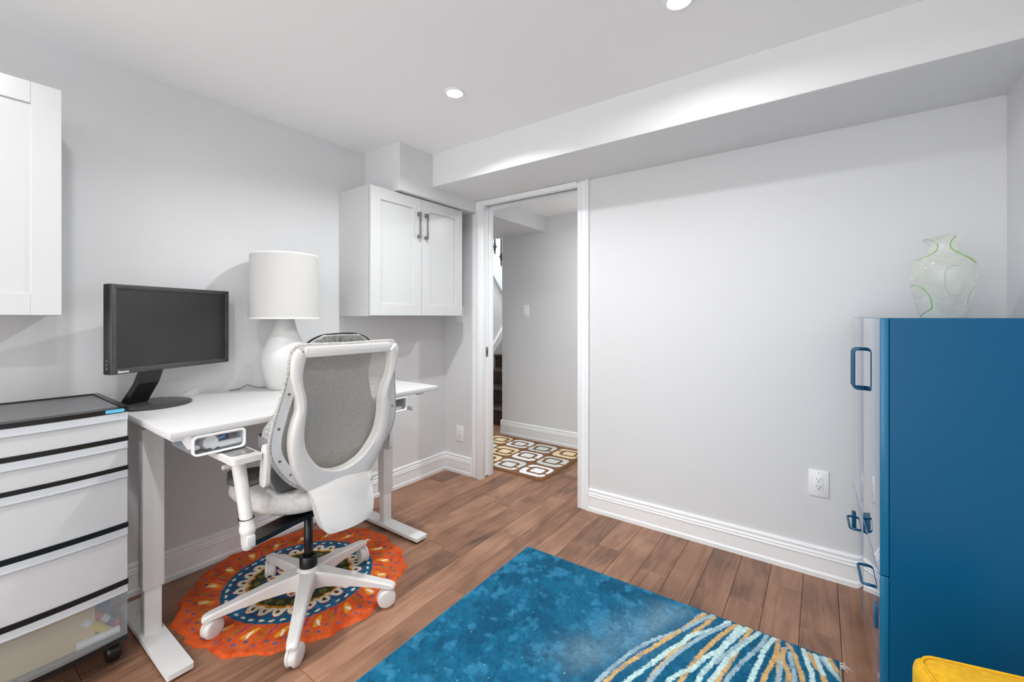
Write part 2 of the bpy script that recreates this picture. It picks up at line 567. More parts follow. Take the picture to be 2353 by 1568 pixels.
# skirt boards / stringers
def sloped_board(name, label, pts, x0, x1, m, cat='stringer'):
    o = struct(name, prism(NB(), pts, 'x', x0, x1), m)
    return o
sloped_board('trim_9', '', [(4.20, 0.50), (4.20, 0.60), (4.75, 1.195), (5.45, 1.62), (5.45, 1.52), (4.80, 1.10)], -3.47, -3.445, M_trim)
sloped_board('trim_10', '', [(4.14, 1.93), (4.14, 2.23), (4.95, 1.38), (4.95, 1.07)], -3.50, -3.435, M_trim)
M_iron = mat('black_wrought_iron', (22, 22, 23), 0.45)
rail = thing('stair_railing', 'black iron balusters of the upper stair seen above the white stringer', 'railing', (-3.47, 4.43, 0))
for (dy, zb, kz) in ((0.0, 1.88, 2.075), (0.14, 1.75, 1.96), (0.28, 1.60, 1.85), (-0.14, 2.02, 2.2)):
    b = obj('baluster', cyl(NB(), (0, dy, zb), (0, dy, zb + 1.0), 0.0115, n=10), M_iron, rail, smooth=True)
    obj('knuckle', lathe(NB(), [(0.011, kz - 0.05), (0.020, kz - 0.04), (0.013, kz - 0.025), (0.032, kz), (0.013, kz + 0.025), (0.020, kz + 0.04), (0.011, kz + 0.05)], 14, 0, dy), M_iron, b, smooth=True)
obj('handrail', prism(NB(), [(-0.3, 3.02), (-0.3, 3.07), (0.45, 2.50), (0.45, 2.44)], 'x', -0.03, 0.03), M_step, rail)

# ---- recessed ceiling lights
M_lens = mat('lit_lens', (255, 255, 255), 0.5, emit=14.0)
def pot(x, y, label, power=POT_POWER, z=ZC, spread=SPREAD):
    t = thing('recessed_ceiling_light', label, 'ceiling light', (x, y, z), group='recessed ceiling lights')
    obj('trim_ring', lathe(NB(), [(0.034, -0.001), (0.036, -0.0055), (0.043, -0.0055), (0.0475, -0.003), (0.0485, 0.0)], 40), M_white_pl, t, smooth=True)
    obj('lens', lathe(NB(), [(0.035, -0.0035), (0.0, -0.0035)], 32), M_lens, t)
    ld = bpy.data.lights.new('recessed_lamp', 'AREA'); ld.shape = 'DISK'; ld.size = 0.066; ld.energy = power; ld.spread = math.radians(spread); ld.color = LIGHT_COLOR
    lo = bpy.data.objects.new('recessed_lamp', ld); col.objects.link(lo); lo.parent = t; lo.location = (0, 0, -0.007)
    return t
pot(-1.348, 1.426, 'round recessed ceiling light above the desk and lamp', 1.75 * POT_POWER, spread=148.0)
pot(-0.369, 1.431, 'round recessed ceiling light cut by the top edge of the photo', 0.85 * POT_POWER)
pot(-1.348, 0.12, 'round recessed ceiling light over the left side, in front of the cabinets')
pot(-0.369, 0.12, 'round recessed ceiling light straight above the viewer')
pot(-1.348, -1.19, 'unseen recessed ceiling light added at the back left, behind the viewer')  # unseen back row, added as fill at the same spacing
pot(-0.369, -1.19, 'unseen recessed ceiling light added at the back right, behind the viewer')  # second unseen lamp of the added back row
pot(-1.05, 2.91, 'unseen recessed ceiling light added in the hall', HALL_POWER, HZ)  # out of view, added to light the hall
pot(-3.1, 3.95, 'unseen recessed fill light added above the stairs', STAIR_POWER, 3.3)  # out of view, added as fill for the stairwell
pot(-4.1, 4.6, 'unseen recessed fill light added over the upper landing', 0.6 * STAIR_POWER, 3.3)  # out of view, added to brighten the white upper wall
# ================================================================ WALL FITTINGS
def outlet(name, label, x, y, z, nx, ny, kind='socket', cat='outlet'):
    """plate on a wall whose normal is (nx,ny); local +y points out of the wall"""
    rot = math.atan2(-nx, ny)
    t = thing(name, label, cat, (x, y, z), rot)
    bx('plate', (-0.037, 0.037, 0.0, 0.0055, -0.058, 0.058), M_white_pl, t, bev=0.003)
    if kind == 'socket':
        ins = bx('socket_insert', (-0.0165, 0.0165, 0.004, 0.0072, -0.033, 0.033), M_white_pl, t, bev=0.001)
        for s in (-1, 1):
            zc = s * 0.0165
            bm = NB()
            box(bm, -0.0075, -0.0055, 0.006, 0.0076, zc - 0.001, zc + 0.007); box(bm, 0.0055, 0.0072, 0.006, 0.0076, zc, zc + 0.007)
            cyl(bm, (0, 0.006, zc - 0.007), (0, 0.0076, zc - 0.007), 0.0024, n=10)
            obj('slot', bm, M_slot, ins)
    else:
        ins = bx('rocker', (-0.0165, 0.0165, 0.004, 0.0085, -0.033, 0.033), M_white_pl, t, bev=0.0015)
        bx('slider', (0.009, 0.0125, 0.008, 0.0105, -0.026, 0.026), M_white_pl, ins)
    for s in (-1, 1):
        obj('screw', cyl(NB(), (0, 0.005, s * 0.047), (0, 0.0062, s * 0.047), 0.003, n=12), mat('screw_white', (215, 215, 215), 0.4), t)
    return t
outlet('wall_outlet', 'white double wall outlet on the grey wall beside the blue cabinet', -0.006, YB, 0.412, 0, -1)
outlet('wall_outlet', 'white double wall outlet low in the corner between the desk and the door casing', -2.156, YB, 0.293, 0, -1)
outlet('light_switch', 'white dimmer switch on the hall wall through the doorway', -2.262, HY, 1.205, 0, -1, 'switch', 'switch')
outlet('light_switch', 'white switch plate half hidden behind the cabinet over the desk', -2.158, YB, 1.168, 0, -1, 'switch', 'switch')

# ---- wall cabinets
def shaker_door(name, parent, y0, y1, z0, z1, x, handle_y=None, stile=0.068):
    """door in the plane x (front face), facing +x; local coordinates of the cabinet"""
    bm = NB(); th = 0.018
    box(bm, x - th, x, y0, y0 + stile, z0, z1, bev=0.0012, seg=1); box(bm, x - th, x, y1 - stile, y1, z0, z1, bev=0.0012, seg=1)
    box(bm, x - th, x, y0 + stile, y1 - stile, z0, z0 + stile, bev=0.0012, seg=1); box(bm, x - th, x, y0 + stile, y1 - stile, z1 - stile, z1, bev=0.0012, seg=1)
    d = obj(name, bm, M_cabw, parent)
    obj('door_panel', box(NB(), x - th + 0.002, x - 0.0075, y0 + stile - 0.004, y1 - stile + 0.004, z0 + stile - 0.004, z1 - stile + 0.004), M_cabw, d)
    if handle_y is not None:
        zt = z1 - 0.088; zb = zt - 0.158
        bm = NB()
        box(bm, x + 0.022, x + 0.029, handle_y - 0.0055, handle_y + 0.0055, zb, zt, bev=0.0015)
        for za, zb2 in ((zt - 0.022, zt), (zb, zb + 0.022)):
            prism(bm, [(x, za if za > zb + .05 else zb), (x, zb2), (x + 0.024, zb2 if za > zb + .05 else zb2 - 0.008), (x + 0.024, za + 0.008 if za > zb + .05 else zb)], 'y', handle_y - 0.0055, handle_y + 0.0055)
        obj('handle', bm, M_nickel, d, auto=30)
    return d
def wall_cabinet(label, y0, y1, z0, z1, handles):
    t = thing('wall_cabinet', label, 'cabinet', (XL, y0, z0), group='white wall cabinets')
    w = y1 - y0; h = z1 - z0; dep = 0.280; th = 0.018
    bm = NB()
    box(bm, 0.001, dep, 0, th, 0, h); box(bm, 0.001, dep, w - th, w, 0, h)
    box(bm, 0.001, dep, th, w - th, 0, th); box(bm, 0.001, dep, th, w - th, h - th, h)
    box(bm, 0.001, 0.008, th, w - th, th, h - th); box(bm, 0.02, dep - 0.01, th, w - th, h * 0.5, h * 0.5 + th)
    obj('body', bm, M_cabw, t)
    g = 0.0015; xf = dep + 0.021
    shaker_door('door', t, g, w / 2 - g, 0.003, h - 0.002, xf, (w / 2 - 0.030) if handles else None)
    shaker_door('door', t, w / 2 + g, w - g, 0.003, h - 0.002, xf, (w / 2 + 0.030) if handles else None)
    # screw holes along the exposed side panel
    for (px, pz) in ((0.018, 0.03), (0.018, h - 0.03), (0.262, 0.06), (0.262, h / 2), (0.262, h - 0.06)):
        obj('screw_hole', cyl(NB(), (px, -0.0006, pz), (px, 0.001, pz), 0.0022, n=8), M_slot, t)
    return t
wall_cabinet('white two-door wall cabinet with nickel handles hung above the right end of the desk', 1.457, 2.203, 1.156, 1.884, True)
wall_cabinet('white wall cabinet at the left edge, hung over the plastic drawer tower', -0.480, 0.277, 1.153, 1.892, True)

# ================================================================ DESK
DZT = 0.800
dk = thing('standing_desk', 'white height-adjustable desk with a crank and grey metal legs against the left wall', 'desk', (-1.93, 0.998, 0))
def dl(p): return (p[0] + 1.93, p[1] - 0.998, p[2])
bx('desktop', (-0.355, 0.348, -0.555, 0.555, DZT - 0.021, DZT), M_desk, dk, bev=0.0018)
for s in (-1, 1):
    yc = s * 0.508
    ft = bx('foot', (-0.275, 0.280, yc - 0.036, yc + 0.036, 0.012, 0.028), M_metal_w, dk, bev=0.006, only='z')
    bx('glide', (-0.25, -0.20, yc - 0.02, yc + 0.02, 0.0, 0.013), M_black, ft)
    bx('glide', (0.21, 0.262, yc - 0.026, yc + 0.026, 0.0, 0.013), M_black, ft)
    lg = bx('leg', (-0.038, 0.012, yc - 0.031, yc + 0.031, 0.190, DZT - 0.045), M_metal_w, dk, bev=0.003)
    bx('inner_column', (-0.032, 0.006, yc - 0.025, yc + 0.025, 0.027, 0.200), M_metal_w, lg, bev=0.002)
    bx('support_arm', (-0.27, 0.27, yc - 0.018, yc + 0.018, DZT - 0.046, DZT - 0.0215), M_metal_w, dk)
bx('crossbar', (-0.035, 0.005, -0.49, 0.49, DZT - 0.066, DZT - 0.030), M_metal_w, dk)
# crank
bm = NB()
tube(bm, [dl((-1.93, 1.375, 0.735)), dl((-1.80, 1.375, 0.725)), dl((-1.72, 1.375, 0.722))], 0.006, 8)
tube(bm, [dl((-1.72, 1.375, 0.722)), dl((-1.70, 1.42, 0.71))], 0.006, 8)
ck = obj('crank', bm, M_metal_w, dk, smooth=True)
bm = NB(); cyl(bm, dl((-1.745, 1.425, 0.703)), dl((-1.60, 1.407, 0.703)), 0.0105, 0.0085, n=16)
obj('crank_grip', bm, M_white_pl, ck, auto=40)
bx('crank_bracket', (-1.80 + 1.93, -1.66 + 1.93, 1.36 - 0.998, 1.39 - 0.998, 0.765, 0.779), M_nickel, ck)

# translucent trays screwed below the desktop
def plastic(name, rgb, t, rough=0.25, trans_rgb=(235, 238, 240)):
    m = bpy.data.materials.new(name); m.use_nodes = True
    nt = m.node_tree; L = nt.links.new; b = nt.nodes['Principled BSDF']; out = nt.nodes['Material Output']
    b.inputs['Base Color'].default_value = lin4(rgb); b.inputs['Roughness'].default_value = rough
    tr = nt.nodes.new('ShaderNodeBsdfTransparent'); tr.inputs[0].default_value = lin4(trans_rgb)
    tl = nt.nodes.new('ShaderNodeBsdfTranslucent'); tl.inputs[0].default_value = lin4(rgb)
    m1 = nt.nodes.new('ShaderNodeMixShader'); m1.inputs[0].default_value = 0.35
    L(b.outputs[0], m1.inputs[1]); L(tl.outputs[0], m1.inputs[2])
    m2 = nt.nodes.new('ShaderNodeMixShader'); m2.inputs[0].default_value = t
    L(m1.outputs[0], m2.inputs[1]); L(tr.outputs[0], m2.inputs[2]); L(m2.outputs[0], out.inputs['Surface'])
    return m
M_clear = plastic('clear_plastic', (225, 228, 230), 0.70, 0.1)
M_pane = plastic('clear_pane', (225, 228, 230), 0.94, 0.05, (250, 251, 252))
M_frost = plastic('frosted_plastic', (246, 247, 248), 0.26, 0.3)
M_frost2 = plastic('clear_frosted_plastic', (236, 239, 241), 0.80, 0.25)
M_frostd = plastic('smoked_plastic', (150, 151, 152), 0.25, 0.22)

def under_tray(y0, y1, label):
    yc = (y0 + y1) / 2 - 0.998; w = (y1 - y0) / 2
    x1 = -1.585 + 1.93; x0 = x1 - 0.20; z1 = DZT - 0.0225; z0 = z1 - 0.062
    tr = obj('under_desk_tray', (lambda bm: (box(bm, x0, x1 - 0.01, yc - w + 0.004, yc + w - 0.004, z0, z0 + 0.002),
                                             box(bm, x0, x1 - 0.01, yc - w + 0.004, yc - w + 0.006, z0, z1 - 0.012),
                                             box(bm, x0, x1 - 0.01, yc + w - 0.006, yc + w - 0.004, z0, z1 - 0.012),
                                             box(bm, x0, x0 + 0.002, yc - w + 0.004, yc + w - 0.004, z0, z1 - 0.012)) and bm)(NB()), M_clear, dk)
    tr['label'] = label
    o = rrect(yc - w, yc + w, z0 - 0.004, z1, 0.014); i = rrect(yc - w + 0.0055, yc + w - 0.0055, z0 + 0.0015, z1 - 0.009, 0.010)
    loopm = lambda dd: None
    bm = NB()
    loft(bm, [[(x1 + 0.002, a, b) for a, b in o], [(x1 + 0.004, a, b) for a, b in [(p[0] + (q[0] - p[0]) * .4, p[1] + (q[1] - p[1]) * .4) for p, q in zip(o, i)]], [(x1 + 0.002, a, b) for a, b in i],
              [(x1 - 0.012, a, b) for a, b in i], [(x1 - 0.012, a, b) for a, b in o]], closed_path=True)
    obj('front_rim', bm, M_white_pl, tr, auto=40)
    obj('front_pane', box(NB(), x1 - 0.008, x1 - 0.0065, yc - w + 0.004, yc + w - 0.004, z0, z1 - 0.008), M_pane, tr)
    for s in (-1, 1):
        ys = yc + s * (w - 0.004)
        bm = prism(NB(), [(x0, z1), (x1 - 0.02, z1), (x1 - 0.012, z0 + 0.02), (x1 - 0.05, z0 + 0.012)], 'y', ys - 0.0015, ys + 0.0015)
        obj('side_rail', bm, M_white_pl, tr)
    return (x1 - 1.93, z0)
tx, tz = under_tray(0.500, 0.652, 'clear tray at the near left end of the desktop')
under_tray(1.222, 1.352, 'clear tray near the right end of the desktop')
tz = tz + 0.002
# contents of the left tray
def one(name, bm, m, label, cat, loc=(0, 0, 0), rot=(0, 0, 0), group=None, **k):
    return tag(obj(name, bm, m, loc=loc, rot=rot, **k), label, cat, group)
b = thing('white_bottle', 'small white capped bottle lying in the tray under the desk', 'bottle', (-1.650, 0.556, tz + 0.0265), 0)
obj('cap', lathe(NB(), [(0, 0.047), (0.021, 0.047), (0.0225, 0.044), (0.0225, 0.010), (0.018, 0.008)], 24), M_white_pl, b, auto=40, rot=(0, math.radians(90), 0))
obj('body', lathe(NB(), [(0.018, 0.009), (0.021, 0.004), (0.021, -0.055), (0, -0.055)], 24), M_white_pl, b, auto=40, rot=(0, math.radians(90), 0))
one('marker_cap', lathe(NB(), [(0, -0.04), (0.009, -0.04), (0.009, 0.045), (0.0075, 0.048), (0, 0.048)], 16), M_white_pl, 'white round-ended marker left of the bottle in the desk tray', 'marker', (-1.652, 0.518, tz + 0.016), (0, math.radians(90), 0), auto=40)
one('white_tube', lathe(NB(), [(0, -0.045), (0.0115, -0.045), (0.0115, 0.045), (0, 0.045)], 18), M_white_pl, 'white tube lying across the front of the desk tray', 'tube', (-1.612, 0.605, tz + 0.012), (math.radians(90), 0, math.radians(4)), auto=40)
M_blue = mat('bright_blue_plastic', (20, 100, 175), 0.4)
one('blue_box', box(NB(), -0.01, 0.01, -0.012, 0.012, 0, 0.046, bev=0.002), M_blue, 'blue carton standing at the right inside the desk tray', 'box', (-1.70, 0.630, tz), auto=30)
one('blue_pen', box(NB(), -0.03, 0.03, -0.006, 0.006, 0, 0.007, bev=0.002), mat('light_blue_plastic', (90, 150, 215), 0.4), 'light blue pen with white stripe resting on the white tube', 'pen', (-1.622, 0.575, tz + 0.0255), (0, math.radians(-18), math.radians(60)), auto=30)
one('brown_card', box(NB(), -0.001, 0.001, -0.035, 0.035, 0, 0.045), mat('tan_card', (140, 112, 96), 0.8), 'tan card standing at the back of the desk tray', 'card', (-1.745, 0.585, tz))
one('blue_card', box(NB(), -0.045, 0.02, -0.001, 0.001, 0, 0.03), mat('teal_card', (12, 92, 140), 0.6), 'dark blue card along the left side of the desk tray', 'card', (-1.72, 0.512, tz))
bm = NB()
for i in range(11):
    a = i / 10.0
    c = (-1.605 + 0.006 * math.sin(i * 1.4), 0.512 + 0.062 * a, tz + 0.0055 + 0.002 * math.sin(i))
    lathe(bm, [(0, c[2] - 0.0052), (0.004, c[2] - 0.003), (0.0052, c[2]), (0.004, c[2] + 0.003), (0, c[2] + 0.0052)], 8, c[0], c[1])
one('beaded_chain', bm, M_black, 'black beaded chain in the front of the desk tray', 'chain', smooth=True)
# contents of the right tray
for i, (y, s, nm, mm, lb) in enumerate(((1.262, 0.020, 'cable_coil', M_black, 'black coiled cable in the right desk tray'), (1.300, 0.014, 'earbuds_case', M_slot, 'small dark round case in the right desk tray'))):
    bm = NB()
    if i == 0:
        for r_, zz in ((0.022, 0.006), (0.018, 0.012), (0.021, 0.018), (0.015, 0.024)):
            tube(bm, [(r_ * math.cos(t), r_ * math.sin(t), zz + 0.003 * math.sin(3 * t)) for t in [2 * math.pi * k / 20 for k in range(20)]], 0.0035, 6, closed=True)
    else:
        lathe(bm, [(0, 0), (s, 0.002), (s * 1.1, 0.010), (s, 0.020), (0, 0.022)], 18)
    one(nm, bm, mm, lb, 'cable' if i == 0 else 'case', (-1.635, y, tz), smooth=True)
one('paper_strip', box(NB(), -0.02, 0.02, -0.045, 0.045, 0, 0.014, bev=0.002), mat('pale_card', (225, 216, 210), 0.7), 'pale carton strip at the front of the right desk tray', 'carton', (-1.615, 1.285, tz + 0.0), auto=30)

# ================================================================ DRAWER TOWER
CX, CY0, CY1 = -1.838, -0.016, 0.404       # front plane, left and right side
cart = thing('drawer_tower', 'black framed rolling tower of five frosted plastic drawers at the left edge', 'drawer tower', ((CX - 2.235) / 2, (CY0 + CY1) / 2, 0))
hx = (CX + 2.235) / 2; hy = (CY1 - CY0) / 2
def bow(y):    # gentle outward bow of the fronts
    return 0.016 * (1 - (y / hy) ** 2)
NBOW = 13
def bowed_slab(bm, z0, z1, inset=0.0, out=0.0, back=None, t0=0.0):
    ys = [-hy + inset + (2 * hy - 2 * inset) * i / (NBOW - 1) for i in range(NBOW)]
    fr = [(hx + bow(y) + out, y) for y in ys]
    bk = [((-hx if back is None else hx + bow(y) + out - back), y) for y in ys]
    poly = fr + bk[::-1]
    return prism(bm, poly, 'z', z0, z1)
# frame: lid, shelves, corner posts, plinth
lid = obj('lid', bowed_slab(NB(), 0.842, 0.856, out=0.004), M_black, cart)
bm = NB()
ys = [-hy + 0.02 + (2 * hy - 0.04) * i / 8 for i in range(9)]
prism(bm, [(hx + bow(y) - 0.03, y) for y in ys] + [(-hx + 0.015, y) for y in ys[::-1]], 'z', 0.8555, 0.8572)
obj('lid_inset', bm, M_frostd, lid)
bm = NB()
for y0_, y1_ in ((-hy + 0.0, -hy + 0.018), (hy - 0.018, hy)):
    box(bm, -hx, hx + 0.003, y0_, y1_, 0.856, 0.861, bev=0.002)
box(bm, -hx, -hx + 0.014, -hy + 0.018, hy - 0.018, 0.856, 0.861, bev=0.002)
obj('lid_rim', bm, M_black, lid, auto=30)
lb = obj('name_plate', prism(NB(), [(y, z) for y, z in rrect(hy - 0.088, hy - 0.012, 0.8445, 0.8545, 0.0045)], 'x', hx + 0.005, hx + 0.0115), mat('sky_blue_label', (95, 185, 222), 0.35), lid)
strips = [(0.748, 0.762), (0.654, 0.6665), (0.4655, 0.481), (0.280, 0.296), (0.100, 0.115)]
for (z0, z1) in strips:
    bm = bowed_slab(NB(), z0, z1, inset=0.001, out=0.003)
    obj('shelf', bm, M_black, cart)
for s in (-1, 1):
    bx('post', (-hx, -hx + 0.02, s * (hy - 0.010) - 0.01, s * (hy - 0.010) + 0.01, 0.1, 0.845), M_black, cart)
tops = [0.842] + [z0 for z0, z1 in strips[:-1]]
for i, (zt, (s0, s1)) in enumerate(zip(tops, strips)):
    m = M_frost2 if i == 4 else M_frost
    zb = s1 + 0.0005; zt -= 0.001
    th = 0.0022
    # shell of the drawer: bowed front, sides, back, bottom
    bm = NB()
    ys = [-hy + 0.003 + (2 * hy - 0.006) * k / (NBOW - 1) for k in range(NBOW)]
    fr = [(hx + bow(y), y) for y in ys]; fi = [(hx + bow(y) - th, y) for y in ys]
    prism(bm, fr + fi[::-1], 'z', zb, zt)
    box(bm, -hx + 0.025, hx - th, -hy + 0.003, -hy + 0.003 + th, zb, zt - 0.01)
    box(bm, -hx + 0.025, hx - th, hy - 0.003 - th, hy - 0.003, zb, zt - 0.01)
    box(bm, -hx + 0.023, -hx + 0.025, -hy + 0.003, hy - 0.003, zb, zt - 0.01)
    box(bm, -hx + 0.025, hx - th, -hy + 0.006, hy - 0.006, zb, zb + th)
    d = obj('drawer', bm, m, cart)
    bm = NB()
    prism(bm, [(hx + bow(y) + 0.003, y) for y in ys] + [(hx + bow(y) + 0.0005, y) for y in ys[::-1]], 'z', zt - 0.020, zt)
    prism(bm, [(hx + bow(y) + 0.0055, y) for y in ys] + [(hx + bow(y) + 0.003, y) for y in ys[::-1]], 'z', zt - 0.022, zt - 0.018)
    obj('drawer_lip', bm, plastic('frosted_lip', (232, 235, 238), 0.12, 0.25) if i == 0 else bpy.data.materials['frosted_lip'], d)
for (sx, sy) in ((1, 1), (1, -1), (-1, 1), (-1, -1)):
    xx, yy = sx * (hx - 0.085), sy * (hy - 0.026)
    cs = bx('caster', (xx - 0.02, xx + 0.02, yy - 0.012, yy + 0.012, 0.055, 0.101), M_black, cart)
    obj('wheel', lathe(NB(), [(0, -0.018), (0.028, -0.018), (0.034, -0.012), (0.034, 0.012), (0.028, 0.018), (0, 0.018)], 24), M_black, cs, auto=40, loc=(xx, yy + sy * 0.004, 0.0345), rot=(math.radians(90), 0, 0))
# contents of the drawers
Y_ = (CY0 + CY1) / 2
M_manila = mat('manila_paper', (222, 196, 148), 0.8)
for i, (dx, lbl) in enumerate(((0.0, 'front manila folder standing in the bottom plastic drawer'), (-0.02, 'manila folder behind the front one in the bottom drawer'))):
    one('manila_folder', prism(NB(), [(-0.19, 0.0), (0.135, 0.0), (0.135, 0.135), (0.03, 0.142), (-0.19, 0.105)], 'x', -0.004, 0.004), M_manila, lbl, 'folder', (CX - 0.03 + dx, Y_ , 0.1195), group='folders in the bottom drawer')
one('blue_folder', box(NB(), -0.003, 0.003, -0.08, 0.16, 0, 0.15), mat('blue_card', (70, 140, 190), 0.6), 'blue folder at the back right of the bottom plastic drawer', 'folder', (CX - 0.075, Y_ + 0.02, 0.1195))
M_gl_y = mat('glue_yellow', (236, 205, 80), 0.5); M_gl_r = mat('glue_red', (225, 95, 80), 0.5); M_gl_b = mat('glue_navy', (70, 90, 170), 0.5)
for nm, mm, yy, zz, lbl, xo in (('glue_stick', M_gl_y, 0.348, 0.166, 'yellow glue stick with white cap leaning in the bottom drawer', 0.0), ('glue_stick', M_gl_r, 0.368, 0.172, 'red and navy glue stick leaning behind the yellow one', -0.022)):
    t = thing(nm, lbl, 'glue stick', (CX - 0.028 + xo, yy - 0.014, zz), 0, 'glue sticks')
    t.rotation_euler = (math.radians(42), 0, 0)
    obj('tube', lathe(NB(), [(0, -0.032), (0.0115, -0.032), (0.0115, 0.026)], 20), mm, t, smooth=False, auto=40)
    obj('cap', lathe(NB(), [(0.012, 0.026), (0.012, 0.046), (0, 0.046)], 20), M_white_pl if mm is M_gl_y else M_gl_r, t, auto=40)
    obj('base', lathe(NB(), [(0, -0.046), (0.012, -0.046), (0.012, -0.032)], 20), M_white_pl if mm is M_gl_y else M_gl_r, t, auto=40)
    obj('label_band', lathe(NB(), [(0.0118, -0.012), (0.0118, 0.012)], 20), mat('leaf_green', (90, 150, 90), 0.6) if False else (M_white_pl if mm is M_gl_r else M_gl_y), t, auto=40)
    if mm is M_gl_r:
        obj('navy_band', lathe(NB(), [(0.0119, -0.030), (0.0119, -0.013)], 20), M_gl_b, t, auto=40)
one('paper_roll', lathe(NB(), [(0, -0.05), (0.012, -0.05), (0.012, 0.05), (0, 0.05)], 18), M_white_pl, 'white rolled paper on the floor of the bottom drawer', 'paper roll', (CX - 0.02, 0.335, 0.1325), (math.radians(90), 0, 0), auto=40)
one('yellow_note', box(NB(), -0.03, 0.03, -0.035, 0.035, 0, 0.0015), mat('yellow_paper', (205, 200, 95), 0.8), 'yellow paper note on the floor under the drawer tower', 'note', (CX - 0.06, 0.245, 0.0005), (0, 0, 0.4))
# ================================================================ MONITOR
MA, MB_ = Vector((-2.060, 0.402, 0)), Vector((-2.252, 0.849, 0))
mw = (MB_ - MA).length
mdir = (MB_ - MA).normalized()
mrot = math.atan2(mdir.y, mdir.x)         # local +x along the screen, local -y faces the viewer
mc = (MA + MB_) / 2
mon = thing('computer_monitor', 'black flat-screen monitor on a round stand at the left of the desk', 'monitor', (mc.x, mc.y, DZT), mrot)
z0, z1 = 0.9417 - DZT, 1.27 - DZT
w = mw / 2
bm = NB()
box(bm, -w, w, 0.0, 0.034, z0, z1, bev=0.005)
obj('housing', bm, M_blackm, mon, auto=35)
bm = NB(); box(bm, -w * 0.62, w * 0.62, 0.034, 0.056, z0 + 0.05, z1 - 0.05, bev=0.01); obj('rear_cover', bm, M_blackm, mon, auto=35)
M_bezel = mat('charcoal_bezel', (62, 62, 62), 0.36, mottle=0.10, mottle_scale=30)
bm = NB(); bz = 0.0175
box(bm, -w, -w + bz, -0.007, 0.001, z0, z1, bev=0.0025); box(bm, w - bz, w, -0.007, 0.001, z0, z1, bev=0.0025)
box(bm, -w + bz * .5, w - bz * .5, -0.007, 0.001, z1 - bz, z1, bev=0.0025); box(bm, -w + bz * .5, w - bz * .5, -0.007, 0.001, z0, z0 + bz * 1.15, bev=0.0025)
bez = obj('bezel', bm, M_bezel, mon, auto=35)
obj('screen', box(NB(), -w + bz - 0.002, w - bz + 0.002, -0.002, 0.002, z0 + bz * 1.15 - 0.002, z1 - bz + 0.002), M_screen, mon)
text_part('lettering', 'lenovo', 0.0135, mat('logo_white', (235, 235, 235), 0.5), bez, (-w + 0.020, -0.0073, z0 + 0.0045), (math.radians(90), 0, 0), shear=0.2, bold=0.0003)
for i in range(5): bx('button_mark', (w - 0.075 + i * 0.012, w - 0.068 + i * 0.012, -0.0078, -0.006, z0 + 0.008, z0 + 0.0105), M_nickel, bez)
for i in range(3): bx('side_button', (-w - 0.0008, -w + 0.001, 0.012, 0.017, z0 + 0.018 + i * 0.014, z0 + 0.026 + i * 0.014), M_nickel, mon)
# stand: round foot and leaning column
def mloc(x, y, z=DZT):     # world -> local of the monitor
    v = Matrix.Rotation(-mrot, 3, 'Z') @ (Vector((x, y, z)) - Vector((mc.x, mc.y, DZT)))
    return v
f0 = mloc(-2.165, 0.545)
obj('stand_foot', lathe(NB(), [(0, 0.0005), (0.128, 0.0005), (0.131, 0.003), (0.131, 0.007), (0.126, 0.0095), (0.03, 0.012), (0, 0.012)], 56, f0.x, f0.y), M_bezel, mon, auto=40)
c0 = mloc(-2.195, 0.497); c1 = mloc(-2.155, 0.560)
bm = NB()
def colring(c, z, hw, hd):
    return [(c.x - hw, c.y - hd, z), (c.x + hw, c.y - hd, z), (c.x + hw, c.y + hd, z), (c.x - hw, c.y + hd, z)]
loft(bm, [colring(c0, 0.010, 0.040, 0.016), colring(c0 + (c1 - c0) * 0.55, 0.09, 0.039, 0.014), colring(c1, 0.20, 0.038, 0.012), colring(c1, 0.27, 0.038, 0.012)])
obj('stand_column', bm, M_black, mon)

# ================================================================ LAMP
LX, LY = -2.140, 1.058
lamp = thing('table_lamp', 'white ceramic gourd lamp with a drum shade at the back of the desk', 'lamp', (LX, LY, DZT))
prof = [(0, 0.0), (0.068, 0.0), (0.073, 0.004), (0.082, 0.03), (0.093, 0.07), (0.102, 0.11), (0.105, 0.14), (0.102, 0.168), (0.092, 0.20), (0.076, 0.235), (0.062, 0.265), (0.052, 0.295), (0.045, 0.325), (0.040, 0.355), (0.038, 0.38), (0.015, 0.385), (0, 0.385)]
obj('body', lathe(NB(), [(p.x, p.y) for p in [Vector((a, b, 0)) for a, b in prof]], 56), M_ceramic, lamp, smooth=True)
obj('stem', cyl(NB(), (0, 0, 0.38), (0, 0, 0.56), 0.006, n=10), M_nickel, lamp, smooth=True)
sh0, sh1 = 1.141 - DZT, 1.455 - DZT
shd = obj('shade', lathe(NB(), [(0.157, sh0), (0.151, sh1), (0.1492, sh1), (0.1552, sh0), (0.157, sh0)], 64), M_shade, lamp, auto=40)
bm = NB()
for r_, z_ in ((0.1574, sh0 + 0.004), (0.1515, sh1 - 0.004)):
    lathe(bm, [(r_, z_ - 0.004), (r_ + 0.0006, z_), (r_, z_ + 0.004)], 64)
obj('shade_trim', bm, mat('shade_edge', (226, 225, 221), 0.8), shd, smooth=True)
bm = NB()
for a in (0, 2 * math.pi / 3, 4 * math.pi / 3):
    tube(bm, [(0, 0, sh1 - 0.03), (0.150 * math.cos(a), 0.150 * math.sin(a), sh1 - 0.006)], 0.0018, 6)
obj('spider', bm, M_nickel, shd)
pts = catmull([(-2.225, 1.01, 0.803), (-2.245, 0.985, 0.803), (-2.262, 0.965, 0.809), (-2.272, 0.94, 0.818), (-2.276, 0.92, 0.808), (-2.270, 0.895, 0.803), (-2.279, 0.865, 0.803)], 6)
one('power_cord', tube(NB(), pts, 0.0026, 7), mat('grey_cord', (120, 118, 114), 0.6), 'thin grey cord looping behind the lamp on the desk', 'cord', smooth=True)

